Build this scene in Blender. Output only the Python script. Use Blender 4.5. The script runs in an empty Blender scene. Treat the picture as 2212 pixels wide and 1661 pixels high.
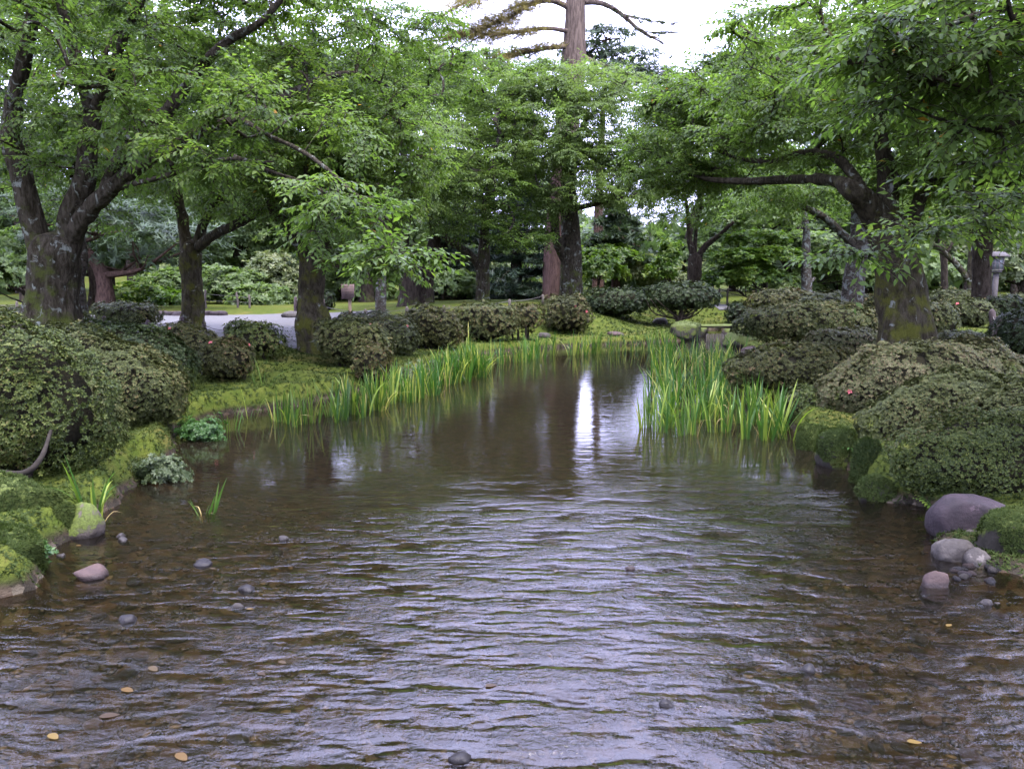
import bpy, math, time
import numpy as np
from mathutils import Matrix, Vector
T0 = time.time()
C = bpy.context.scene.collection
SC = bpy.context.scene
rs = np.random.RandomState
# ------------------------------------------------------------------ camera, sky, sun, exposure
CAM = np.array([0.0, 0.0, 1.8]); FPX = 1703.0; TILT = math.radians(7.71)
cam_d = bpy.data.cameras.new('camera'); cam = bpy.data.objects.new('camera', cam_d); C.objects.link(cam)
cam.location = CAM; cam.rotation_euler = (math.pi / 2 - TILT, 0, 0)
cam_d.sensor_width = 36; cam_d.lens = 36 * FPX / 2212; cam_d.clip_start = 0.05; cam_d.clip_end = 900
SC.camera = cam
SUN_EL, SUN_AZ = math.radians(70), math.radians(150)
w = bpy.data.worlds.new('World'); SC.world = w; w.use_nodes = True
nt = w.node_tree; nt.nodes.clear()
sky = nt.nodes.new('ShaderNodeTexSky'); sky.sky_type = 'NISHITA'; sky.sun_disc = False
sky.sun_elevation = SUN_EL; sky.sun_rotation = SUN_AZ; sky.air_density = 1.0; sky.dust_density = 4.0
hs = nt.nodes.new('ShaderNodeHueSaturation'); hs.inputs['Saturation'].default_value = 0.22
tc = nt.nodes.new('ShaderNodeTexCoord')
cn = nt.nodes.new('ShaderNodeTexNoise'); cn.inputs['Scale'].default_value = 2.2; cn.inputs['Detail'].default_value = 4
cr = nt.nodes.new('ShaderNodeMapRange'); cr.inputs['From Min'].default_value = .3; cr.inputs['From Max'].default_value = .7
cr.inputs['To Min'].default_value = .88; cr.inputs['To Max'].default_value = 1.12
mx = nt.nodes.new('ShaderNodeMix'); mx.data_type = 'RGBA'; mx.blend_type = 'MIX'; mx.inputs[0].default_value = .95
mx.inputs[7].default_value = (4.5, 4.65, 7.6, 1)
mu = nt.nodes.new('ShaderNodeMix'); mu.data_type = 'RGBA'; mu.blend_type = 'MULTIPLY'; mu.inputs[0].default_value = 1
bg = nt.nodes.new('ShaderNodeBackground'); bg.inputs['Strength'].default_value = 0.14
wo = nt.nodes.new('ShaderNodeOutputWorld'); L = nt.links.new
L(sky.outputs[0], hs.inputs['Color']); L(hs.outputs[0], mx.inputs[6]); L(tc.outputs['Generated'], cn.inputs['Vector'])
L(cn.outputs['Fac'], cr.inputs['Value']); # overcast: the cloud deck brightens towards the zenith, (1 + 2 sin e) / 3
sx = nt.nodes.new('ShaderNodeSeparateXYZ'); L(tc.outputs['Generated'], sx.inputs[0])
oc = nt.nodes.new('ShaderNodeMapRange'); oc.inputs['From Min'].default_value = 0; oc.inputs['From Max'].default_value = 1
oc.inputs['To Min'].default_value = .62; oc.inputs['To Max'].default_value = 1.86; L(sx.outputs[2], oc.inputs['Value'])
om = nt.nodes.new('ShaderNodeMath'); om.operation = 'MULTIPLY'; L(cr.outputs[0], om.inputs[0]); L(oc.outputs[0], om.inputs[1])
L(mx.outputs[2], mu.inputs[6]); L(om.outputs[0], mu.inputs[7])
L(mu.outputs[2], bg.inputs['Color']); L(bg.outputs[0], wo.inputs[0])
sl = bpy.data.lights.new('sun', 'SUN'); sl.energy = 1.5; sl.angle = math.radians(25); sl.color = (1.0, .92, .78)
so = bpy.data.objects.new('sun', sl); C.objects.link(so)
so.rotation_euler = (math.pi / 2 - SUN_EL, 0, math.pi - SUN_AZ)
SC.view_settings.view_transform = 'Standard'; SC.view_settings.look = 'None'
SC.view_settings.exposure = 3.08; SC.view_settings.gamma = 1; SC.view_settings.use_curve_mapping = False
SC.render.engine = 'CYCLES'; cy = SC.cycles
cy.use_denoising = True; cy.max_bounces = 8; cy.diffuse_bounces = 4; cy.glossy_bounces = 3; cy.transmission_bounces = 4
cy.transparent_max_bounces = 12; cy.caustics_reflective = False; cy.caustics_refractive = False
cy.use_adaptive_sampling = True; cy.adaptive_threshold = 0.02
# ------------------------------------------------------------------ pixel -> place (2212 x 1661 grid)
_F = np.array([0, math.cos(TILT), -math.sin(TILT)]); _U = np.array([0, math.sin(TILT), math.cos(TILT)])
def ray(u, v): return np.array([1., 0, 0]) * (u - 1106) / FPX + _F - _U * (v - 830.5) / FPX
def P(u, v, Y): d = ray(u, v); return CAM + d * (Y / d[1])
def W(u, v, z=0.0): d = ray(u, v); return CAM + d * ((z - CAM[2]) / d[2])
# ------------------------------------------------------------------ numpy noise
_perm = rs(7).permutation(4096); _val = rs(8).rand(4096)
def vnoise(p):
    p = np.asarray(p, float); i = np.floor(p).astype(np.int64); f = p - i; f = f * f * (3 - 2 * f)
    def h(dx, dy, dz): return _val[_perm[(_perm[(_perm[(i[..., 0] + dx) & 4095] + i[..., 1] + dy) & 4095] + i[..., 2] + dz) & 4095]]
    r = 0
    for dx in (0, 1):
        for dy in (0, 1):
            for dz in (0, 1):
                wgt = (f[..., 0] if dx else 1 - f[..., 0]) * (f[..., 1] if dy else 1 - f[..., 1]) * (f[..., 2] if dz else 1 - f[..., 2])
                r = r + wgt * h(dx, dy, dz)
    return r * 2 - 1
def fbm(p, o=3):
    p = np.asarray(p, float); return sum(vnoise(p * 2 ** k + 17.3 * k) * .5 ** k for k in range(o))
def sstep(x, a, b):
    t = np.clip((x - a) / (b - a), 0, 1); return t * t * (3 - 2 * t)
# ------------------------------------------------------------------ objects
TRI = [0]
def mesh_np(name, V, F, mat, rnd=None, smooth=False):
    V = np.ascontiguousarray(V, np.float32); F = np.ascontiguousarray(F, np.int32); k = F.shape[1]
    me = bpy.data.meshes.new(name); me.vertices.add(len(V)); me.vertices.foreach_set('co', V.ravel())
    me.loops.add(F.size); me.loops.foreach_set('vertex_index', F.ravel())
    me.polygons.add(len(F)); me.polygons.foreach_set('loop_start', np.arange(0, F.size, k, dtype=np.int32))
    me.polygons.foreach_set('loop_total', np.full(len(F), k, np.int32))
    if smooth: me.polygons.foreach_set('use_smooth', np.ones(len(F), bool))
    if rnd is not None:
        a = me.attributes.new('rnd', 'FLOAT', 'FACE'); a.data.foreach_set('value', np.ascontiguousarray(rnd, np.float32))
    me.materials.append(mat); me.update(calc_edges=True); TRI[0] += len(F) * (k - 2)
    return me
def tag(o, label=None, cat=None, group=None, kind=None):
    for k, v in (('label', label), ('category', cat), ('group', group), ('kind', kind)):
        if v: o[k] = v
    return o
def empty(name, loc, label, cat, group=None):
    o = bpy.data.objects.new(name, None); C.objects.link(o); o.location = [float(x) for x in loc]; o.empty_display_size = .1
    return tag(o, label, cat, group)
def part(name, me, parent=None, kind=None, loc=None, mat4=None):
    o = bpy.data.objects.new(name, me); C.objects.link(o)
    if parent is not None: o.parent = parent
    if mat4 is not None: o.matrix_local = mat4
    elif loc is not None: o.location = [float(x) for x in loc]
    if kind: o['kind'] = kind
    return o
def off(root): return np.array(root.location) if root is not None else np.zeros(3)
# ------------------------------------------------------------------ materials
def newmat(name):
    m = bpy.data.materials.new(name); m.use_nodes = True; t = m.node_tree; t.nodes.clear()
    return m, t, (lambda k: t.nodes.new('ShaderNode' + k)), t.links.new
def ramp(t, stops):
    r = t.nodes.new('ShaderNodeValToRGB'); e = r.color_ramp.elements
    while len(e) < len(stops): e.new(.5)
    for x, (p, c) in zip(e, stops): x.position = p; x.color = (*c, 1)
    return r
ALB = .60   # one scale for the plant albedos
def leafmat(name, stops, rough=.42, trans=.35, objrand=.0, spec=.5, attr=True):
    m, t, N, L = newmat(name)
    r = ramp(t, [(x, (c[0] * ALB, c[1] * ALB, c[2] * ALB * .78)) for x, c in stops])
    a = N('Attribute'); a.attribute_name = 'rnd'
    oi = N('ObjectInfo')
    if attr and not objrand: L(a.outputs['Fac'], r.inputs[0])
    elif not attr: L(oi.outputs['Random'], r.inputs[0])
    else:
        ma = N('Math'); ma.operation = 'MULTIPLY_ADD'; ma.inputs[1].default_value = objrand; ma.use_clamp = True
        L(oi.outputs['Random'], ma.inputs[0]); L(a.outputs['Fac'], ma.inputs[2]); L(ma.outputs[0], r.inputs[0])
    p = N('BsdfPrincipled'); p.inputs['Roughness'].default_value = rough; p.inputs['Specular IOR Level'].default_value = spec * .45
    L(r.outputs[0], p.inputs['Base Color'])
    out = N('OutputMaterial')
    if trans:
        tr = N('BsdfTranslucent'); mxs = N('MixShader'); mxs.inputs[0].default_value = trans
        br = N('Mix'); br.data_type = 'RGBA'; br.blend_type = 'MULTIPLY'; br.inputs[0].default_value = 1
        br.inputs[7].default_value = (1.6, 1.72, .95, 1); L(r.outputs[0], br.inputs[6]); L(br.outputs[2], tr.inputs[0])
        L(p.outputs[0], mxs.inputs[1]); L(tr.outputs[0], mxs.inputs[2]); L(mxs.outputs[0], out.inputs[0])
    else: L(p.outputs[0], out.inputs[0])
    return m
def noise(t, vec, scale, detail=4, rough=.55, dist=0):
    n = t.nodes.new('ShaderNodeTexNoise'); n.inputs['Scale'].default_value = scale; n.inputs['Detail'].default_value = detail
    n.inputs['Roughness'].default_value = rough; n.inputs['Distortion'].default_value = dist
    if vec is not None: t.links.new(vec, n.inputs['Vector'])
    return n
def mrange(t, val, a, b, c=0., d=1., smooth=True):
    n = t.nodes.new('ShaderNodeMapRange'); n.interpolation_type = 'SMOOTHSTEP' if smooth else 'LINEAR'
    for i, x in zip(('From Min', 'From Max', 'To Min', 'To Max'), (a, b, c, d)): n.inputs[i].default_value = x
    t.links.new(val, n.inputs['Value']); return n.outputs[0]
def mixc(t, fac, a, b):
    n = t.nodes.new('ShaderNodeMix'); n.data_type = 'RGBA'
    for s, x in ((0, fac), (6, a), (7, b)):
        if hasattr(x, 'is_output') or hasattr(x, 'links'): t.links.new(x, n.inputs[s])
        else: n.inputs[s].default_value = x if s == 0 else (*x, 1)
    return n.outputs[2]
def mth(t, op, a, b=None):
    n = t.nodes.new('ShaderNodeMath'); n.operation = op
    for s, x in ((0, a), (1, b)):
        if x is None: continue
        if hasattr(x, 'links'): t.links.new(x, n.inputs[s])
        else: n.inputs[s].default_value = x
    return n.outputs[0]
def barkmat(name, c1, c2, lichen=.5, moss=.5, moss_z=2.0, low=None, lcol=(.11, .12, .096), mcol=(.026, .032, .007), vs=(1, 1, .35)):
    m, t, N, L = newmat(name)
    g = N('NewGeometry'); tc = N('TexCoord'); mp = N('Mapping'); mp.inputs['Scale'].default_value = vs
    L(tc.outputs['Object'], mp.inputs[0]); vec = mp.outputs[0]; ob = tc.outputs['Object']
    n1 = noise(t, vec, 14, 6, .65); n2 = noise(t, vec, 45, 4)
    col = mixc(t, mrange(t, n1.outputs['Fac'], .35, .65), c1, c2)
    sp = N('SeparateXYZ'); L(ob, sp.inputs[0])
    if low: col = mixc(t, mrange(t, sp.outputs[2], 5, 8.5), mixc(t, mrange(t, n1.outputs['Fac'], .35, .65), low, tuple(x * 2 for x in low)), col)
    if moss:
        nm = noise(t, ob, 3.2, 5, .65)
        hz = mrange(t, sp.outputs[2], 0, moss_z, .10, -.08, False)
        mk = mrange(t, mth(t, 'ADD', nm.outputs['Fac'], hz), .60 - .11 * moss, .80 - .12 * moss)
        nmc = noise(t, ob, 30, 3)
        mc = mixc(t, nmc.outputs['Fac'], mcol, tuple(x * 1.9 for x in mcol)); col = mixc(t, mk, col, mc)
    if lichen:
        nl = noise(t, ob, 5.5, 6, .6, .6); lk = mrange(t, nl.outputs['Fac'], .64 - .13 * lichen, .72 - .13 * lichen)
        col = mixc(t, lk, col, lcol)
    p = N('BsdfPrincipled'); p.inputs['Roughness'].default_value = .95; p.inputs['Specular IOR Level'].default_value = .04
    L(col, p.inputs['Base Color'])
    hsum = mth(t, 'ADD', mth(t, 'MULTIPLY', n1.outputs['Fac'], 1.), mth(t, 'MULTIPLY', n2.outputs['Fac'], .35))
    bp = N('Bump'); bp.inputs['Strength'].default_value = 1; bp.inputs['Distance'].default_value = .08
    L(hsum, bp.inputs['Height']); L(bp.outputs[0], p.inputs['Normal'])
    o = N('OutputMaterial'); L(p.outputs[0], o.inputs[0]); return m
def plain(name, c, rough=.8, c2=None, sc=20, bump=.01, spec=.3, vs=(1, 1, 1)):
    m, t, N, L = newmat(name); tc = N('TexCoord'); p = N('BsdfPrincipled')
    mp = N('Mapping'); mp.inputs['Scale'].default_value = vs; L(tc.outputs['Object'], mp.inputs[0])
    n = noise(t, mp.outputs[0], sc, 6, .65)
    L(mixc(t, mrange(t, n.outputs['Fac'], .3, .7), c, c2 or tuple(x * .6 for x in c)), p.inputs['Base Color'])
    p.inputs['Roughness'].default_value = rough; p.inputs['Specular IOR Level'].default_value = spec * .25
    if bump:
        b = N('Bump'); b.inputs['Distance'].default_value = bump; b.inputs['Strength'].default_value = .8
        L(n.outputs['Fac'], b.inputs['Height']); L(b.outputs[0], p.inputs['Normal'])
    o = N('OutputMaterial'); L(p.outputs[0], o.inputs[0]); return m
def stonemat(name, c, c2, moss=0., mossc=(.026, .034, .006), wet=.5):
    m, t, N, L = newmat(name); tc = N('TexCoord'); g = N('NewGeometry'); oi = N('ObjectInfo')
    ad = N('VectorMath'); ad.operation = 'ADD'; L(tc.outputs['Object'], ad.inputs[0])
    sc_ = N('VectorMath'); sc_.operation = 'SCALE'; sc_.inputs[0].default_value = (37, 21, 13); L(oi.outputs['Random'], sc_.inputs['Scale']); L(sc_.outputs[0], ad.inputs[1])
    n1 = noise(t, ad.outputs[0], 6, 7, .68); n2 = noise(t, ad.outputs[0], 60, 4)
    col = mixc(t, mrange(t, n1.outputs['Fac'], .35, .62), c, c2)
    n3 = noise(t, ad.outputs[0], 11, 5, .7); col = mixc(t, mrange(t, n3.outputs['Fac'], .62, .67, 0, .7), col, tuple(min(1, x * 2.2) for x in c))
    rough = wet
    if moss:
        sp = N('SeparateXYZ'); L(g.outputs['Normal'], sp.inputs[0])
        mm = mth(t, 'ADD', mth(t, 'MULTIPLY', sp.outputs[2], .35), n1.outputs['Fac'])
        k = mrange(t, mm, 1.02 - .55 * moss, 1.1 - .55 * moss)
        col = mixc(t, k, col, mixc(t, mrange(t, n2.outputs['Fac'], .3, .7), mossc, tuple(x * 1.9 for x in mossc)))
    gp = N('SeparateXYZ'); L(g.outputs['Position'], gp.inputs[0])   # soaked band just above the water
    wetk = mrange(t, mth(t, 'ADD', gp.outputs[2], mth(t, 'MULTIPLY', n1.outputs['Fac'], .03)), .03, .055)
    col = mixc(t, wetk, mixc(t, .6, col, (.008, .007, .006)), col)
    p = N('BsdfPrincipled'); L(col, p.inputs['Base Color']); p.inputs['Specular IOR Level'].default_value = .12; L(mrange(t, wetk, 0, 1, .4, max(rough, .7)), p.inputs['Roughness'])
    b = N('Bump'); b.inputs['Distance'].default_value = .02; b.inputs['Strength'].default_value = .9
    L(mth(t, 'ADD', n1.outputs['Fac'], mth(t, 'MULTIPLY', n2.outputs['Fac'], .25)), b.inputs['Height']); L(b.outputs[0], p.inputs['Normal'])
    o = N('OutputMaterial'); L(p.outputs[0], o.inputs[0]); return m
# ------------------------------------------------------------------ the stream outline (water line), ground height
left_px = [(-60, 1300), (80, 1272), (112, 1190), (150, 1168), (225, 1150), (240, 1100), (300, 1052), (318, 1012), (368, 1008),
           (388, 960), (386, 932), (440, 912), (500, 895), (640, 880), (740, 856), (850, 828), (940, 790), (1030, 768), (1120, 757),
           (1260, 748), (1400, 742), (1475, 736), (1500, 712)]
right_px = [(1590, 712), (1600, 745), (1612, 790), (1640, 860), (1700, 925), (1745, 975), (1835, 1015), (1860, 1065), (1905, 1083),
            (2000, 1108), (2012, 1165), (2090, 1235), (2230, 1255), (2400, 1275)]
poly = [np.array([-3.4, -9.]), np.array([-3.1, 2.5])] + [W(*p)[:2] for p in left_px] + [W(*p)[:2] for p in right_px] + [np.array([3.9, 2.5]), np.array([4.1, -9.])]
poly = np.array(poly)
def sdist(x, y):
    """signed distance to the water line, positive on land"""
    sh = np.shape(x); p = np.stack([np.ravel(x), np.ravel(y)], 1).astype(float)
    d2 = np.full(len(p), 1e9); ins = np.zeros(len(p), bool); a = poly; b = np.roll(poly, -1, 0)
    for i in range(len(a)):
        e = b[i] - a[i]; q = p - a[i]; tt = np.clip((q @ e) / (e @ e), 0, 1)
        r = q - tt[:, None] * e; d2 = np.minimum(d2, (r * r).sum(1))
        c = ((a[i][1] > p[:, 1]) != (b[i][1] > p[:, 1]))
        with np.errstate(all='ignore'): xx = e[0] * (p[:, 1] - a[i][1]) / e[1] + a[i][0]
        ins ^= c & (p[:, 0] < xx)
    d = np.sqrt(d2); return np.where(ins, -d, d).reshape(sh)
def gz(x, y):
    x = np.asarray(x, float); y = np.asarray(y, float); d = sdist(x, y)
    z3 = np.zeros_like(x); p3 = np.stack([x, y, z3], -1)
    lump = fbm(p3 * 1.7, 3)
    dd = d + .10 * fbm(p3 * 3.1 + 5, 2)
    low = .24 + .07 * vnoise(p3 * .9 + 9)
    far = sstep(y, 11, 16); rb = sstep(x, 1.7, 2.4) * (1 - sstep(y, 5.7, 6.5))
    low = low * (1 - .72 * rb)
    low = low * (1 - .25 * far)
    top = .62 + .22 * np.exp(-(((x + 8.5) / 3) ** 2 + ((y - 14) / 3) ** 2)) + .36 * np.exp(-((x / 6.) ** 2 + ((y - 29) / 6.) ** 2))
    top = top - .13 * sstep(-x, 3.2, 4.2) * sstep(y, 14.6, 15.8) * (1 - sstep(y, 27, 29)) * (1 - .9 * sstep(x, -3.6, -2.2))
    top = top + .02 * np.clip(y - 38, 0, 20) + .11 * np.clip(y - 62, 0, 90)
    top = top - .22 * rb
    land = low * sstep(dd, -.02, .22) + (top - low) * sstep(d, .7, 4.0) + .05 * lump * sstep(d, .05, .5) * (1 - .8 * sstep(y, 20, 30))
    bed = -.09 - .22 * sstep(-d, .1, 1.6) - .22 * sstep(y, 6, 9) + .02 * lump
    return np.where(d > 0, np.maximum(land, .0) - .05 + .06 * sstep(dd, -.02, .1), bed * sstep(-d, 0, .15) - .05)
def gz1(x, y): return float(gz(np.array([x]), np.array([y]))[0])
# ground sheet
def axis(segs):
    out = [segs[0][0]]
    for a, b, s in segs: out += list(np.linspace(a, b, max(1, int(round((b - a) / s))) + 1)[1:])
    return np.array(out)
xs = axis([(-300, -60, 30), (-60, -14, 2.), (-14, -6.5, .3), (-6.5, 6.5, .075), (6.5, 14, .3), (14, 60, 2.), (60, 300, 30)])
ys = axis([(-60, -10, 5), (-10, 2, .4), (2, 13, .075), (13, 24, .15), (24, 46, .8), (46, 160, 4), (160, 600, 40)])
GX, GY = np.meshgrid(xs, ys, indexing='ij'); GZ = gz(GX, GY)
nx, ny = len(xs), len(ys); V = np.stack([GX, GY, GZ], -1).reshape(-1, 3)
ii, jj = np.meshgrid(np.arange(nx - 1), np.arange(ny - 1), indexing='ij'); q = (ii * ny + jj).ravel()
F = np.stack([q, q + ny, q + ny + 1, q + 1], 1)
m, t, N, L = newmat('moss_ground')
tc = N('TexCoord'); ob = tc.outputs['Object']; sp = N('SeparateXYZ'); L(ob, sp.inputs[0])
na = noise(t, ob, .9, 5, .6); nb = noise(t, ob, 6, 5, .65); nc = noise(t, ob, 55, 3)
c = mixc(t, mrange(t, nb.outputs['Fac'], .35, .65), (.024, .036, .005), (.046, .056, .009))
c = mixc(t, mrange(t, na.outputs['Fac'], .52, .66, 0, .8), c, (.068, .058, .015))
c = mixc(t, mrange(t, nb.outputs['Fac'], .60, .72, 0, .6), c, (.048, .031, .015))
c = mixc(t, mrange(t, nc.outputs['Fac'], .3, .7, 0, .5), c, (.03, .04, .008))
vo = N('TexVoronoi'); vo.inputs['Scale'].default_value = 17; L(ob, vo.inputs['Vector'])
bedc = ramp(t, [(0, (.008, .007, .005)), (.45, (.020, .017, .012)), (.75, (.032, .022, .014)), (1, (.05, .043, .03))])
svc = N('SeparateXYZ'); L(vo.outputs['Color'], svc.inputs[0]); L(svc.outputs[0], bedc.inputs[0])
c = mixc(t, mrange(t, sp.outputs[2], .0, .10), bedc.outputs[0], mixc(t, mrange(t, sp.outputs[2], .03, .13), (.012, .009, .006), c))
p = N('BsdfPrincipled'); L(c, p.inputs['Base Color']); p.inputs['Roughness'].default_value = .95; p.inputs['Specular IOR Level'].default_value = .04
b = N('Bump'); b.inputs['Distance'].default_value = .03; b.inputs['Strength'].default_value = 1
L(mth(t, 'ADD', nb.outputs['Fac'], mth(t, 'MULTIPLY', nc.outputs['Fac'], .5)), b.inputs['Height']); L(b.outputs[0], p.inputs['Normal'])
o = N('OutputMaterial'); L(p.outputs[0], o.inputs[0]); M_GROUND = m
ground = part('ground', mesh_np('ground', V, F, M_GROUND, smooth=True), kind='structure')
# gravel plaza, a sheet just above the ground
M_GRAVEL = plain('gravel', (.072, .070, .068), .95, (.056, .055, .054), 120, .004)
pz = .5
gx = np.linspace(-16, -3.7, 60); gy = np.linspace(15.3, 27.5, 50)
PX, PY = np.meshgrid(gx, gy, indexing='ij')
edge = np.array([[0, 0]])
PXw = np.minimum(PX, -3.9 - .0 * PY + .35 * fbm(np.stack([PY * .5, PY * 0, PY * 0], -1)))
PYw = np.clip(PY, 15.6 + .3 * vnoise(np.stack([PX * .6, PX * 0, PX * 0 + 3], -1)), 27)
PZ = gz(PXw, PYw); Vp = np.stack([PXw, PYw, PZ + .02], -1).reshape(-1, 3)
ii, jj = np.meshgrid(np.arange(59), np.arange(49), indexing='ij'); q = (ii * 50 + jj).ravel()
part('gravel_plaza', mesh_np('gravel_plaza', Vp, np.stack([q, q + 50, q + 51, q + 1], 1), M_GRAVEL, smooth=True), kind='structure')
# distant path strip seen right of the rocks
a0 = P(1540, 690, 33)
PX, PY = np.meshgrid(np.linspace(8, 17, 12), np.linspace(30.5, 34, 6), indexing='ij'); PZ = gz(PX, PY) + .02
ii, jj = np.meshgrid(np.arange(11), np.arange(5), indexing='ij'); q = (ii * 6 + jj).ravel()
part('gravel_path', mesh_np('gravel_path', np.stack([PX, PY, PZ], -1).reshape(-1, 3), np.stack([q, q + 6, q + 7, q + 1], 1), M_GRAVEL), kind='structure')
# water
m, t, N, L = newmat('stream_water')
tc = N('TexCoord'); sp = N('SeparateXYZ'); L(tc.outputs['Object'], sp.inputs[0])
def mapn(s, rot=0):
    mp = N('Mapping'); mp.inputs['Scale'].default_value = s; mp.inputs['Rotation'].default_value = (0, 0, rot); L(tc.outputs['Object'], mp.inputs[0]); return mp.outputs[0]
r1 = noise(t, mapn((.9, 1.55, 1), .14), 8.5, 4, .6, 1.3); r2 = noise(t, mapn((.95, 1.6, 1), -.2), 25, 3, .55, .7); r3 = noise(t, mapn((.9, 1.4, 1)), 70, 2)
r0 = noise(t, mapn((.8, 1.3, 1), .3), 2.2, 2); pm = noise(t, mapn((1, 1.6, 1)), .9, 3); pm2 = noise(t, mapn((1, 2.6, 1), .2), 2.6, 2)
yy = mth(t, 'ADD', sp.outputs[1], mth(t, 'MULTIPLY', mth(t, 'SUBTRACT', pm.outputs['Fac'], .5), 3.5))
msk = mrange(t, yy, 5.2, 7.6, 1., .08)
msk = mth(t, 'MULTIPLY', msk, mrange(t, pm2.outputs['Fac'], .36, .6, .30, 1.25))
axx = mth(t, 'ABSOLUTE', mth(t, 'ADD', mth(t, 'SUBTRACT', sp.outputs[0], .35), mth(t, 'MULTIPLY', mth(t, 'SUBTRACT', pm.outputs['Fac'], .5), 1.6)))
msk = mth(t, 'MULTIPLY', msk, mrange(t, axx, 1.2, 2.7, 1., .42))
h = mth(t, 'ADD', mth(t, 'ADD', mth(t, 'MULTIPLY', r0.outputs['Fac'], .009), mth(t, 'MULTIPLY', r1.outputs['Fac'], .0046)), mth(t, 'ADD', mth(t, 'MULTIPLY', r2.outputs['Fac'], .0054), mth(t, 'MULTIPLY', r3.outputs['Fac'], .0017)))
bp = N('Bump'); bp.inputs['Strength'].default_value = 1; bp.inputs['Distance'].default_value = 1.0
L(mth(t, 'MULTIPLY', h, msk), bp.inputs['Height'])
fr = N('Fresnel'); fr.inputs['IOR'].default_value = 1.39; L(bp.outputs[0], fr.inputs['Normal'])
gl = N('BsdfGlossy'); gl.inputs['Roughness'].default_value = .03; gl.inputs['Color'].default_value = (1, 1, 1, 1); L(bp.outputs[0], gl.inputs['Normal'])
tr = N('BsdfTransparent'); tr.inputs['Color'].default_value = (.58, .51, .38, 1)
df = N('BsdfDiffuse'); df.inputs['Color'].default_value = (.017, .014, .009, 1)
ms = N('MixShader'); L(mrange(t, sp.outputs[1], 4.5, 9, .08, .35), ms.inputs[0]); L(tr.outputs[0], ms.inputs[1]); L(df.outputs[0], ms.inputs[2])
mf = N('MixShader'); L(fr.outputs[0], mf.inputs[0]); L(ms.outputs[0], mf.inputs[1]); L(gl.outputs[0], mf.inputs[2])
o = N('OutputMaterial'); L(mf.outputs[0], o.inputs[0]); M_WATER = m
part('stream_water', mesh_np('stream_water', [(-8, -10, 0), (16, -10, 0), (16, 32, 0), (-8, 32, 0)], [(0, 1, 2, 3)], M_WATER), kind='structure')
# ------------------------------------------------------------------ geometry builders
def inst(TV, TF, R, pos, s):
    n = len(pos); nv = len(TV)
    Vv = np.einsum('nij,kj->nki', R, TV) * s[:, None, None] + pos[:, None, :]
    Ff = (TF[None] + (np.arange(n) * nv)[:, None, None])
    return Vv.reshape(-1, 3), Ff.reshape(-1, TF.shape[1])
class Acc:
    def __init__(s): s.V = []; s.F = []; s.R = []; s.n = 0
    def add(s, V, F, r=None):
        s.V.append(V); s.F.append(F + s.n); s.n += len(V)
        if r is not None: s.R.append(r)
    def mesh(s, name, mat, o, smooth=False):
        return mesh_np(name, np.concatenate(s.V) - o, np.concatenate(s.F), mat, np.concatenate(s.R) if s.R else None, smooth)
def norm(v): return v / np.maximum(np.linalg.norm(v, axis=-1, keepdims=True), 1e-9)
def frames(d, up=None, roll=None):
    """x axis along d, z near up"""
    d = norm(d); up = np.tile([0, 0, 1.], (len(d), 1)) if up is None else up
    y = norm(np.cross(up, d)); z = np.cross(d, y)
    if roll is not None:
        c_, s_ = np.cos(roll)[:, None], np.sin(roll)[:, None]; y, z = y * c_ + z * s_, z * c_ - y * s_
    return np.stack([d, y, z], -1)
def catmull(pts, step):
    p = np.array(pts, float); p = np.vstack([2 * p[0] - p[1], p, 2 * p[-1] - p[-2]]); out = []
    for i in range(1, len(p) - 2):
        n = max(1, int(np.linalg.norm(p[i + 1][:3] - p[i][:3]) / step)); tt = np.arange(n)[:, None] / n
        a, b_, c_, d_ = p[i - 1], p[i], p[i + 1], p[i + 2]
        out.append(.5 * (2 * b_ + (c_ - a) * tt + (2 * a - 5 * b_ + 4 * c_ - d_) * tt ** 2 + (3 * b_ - a - 3 * c_ + d_) * tt ** 3))
    out.append(p[-2][None]); return np.vstack(out)
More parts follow.
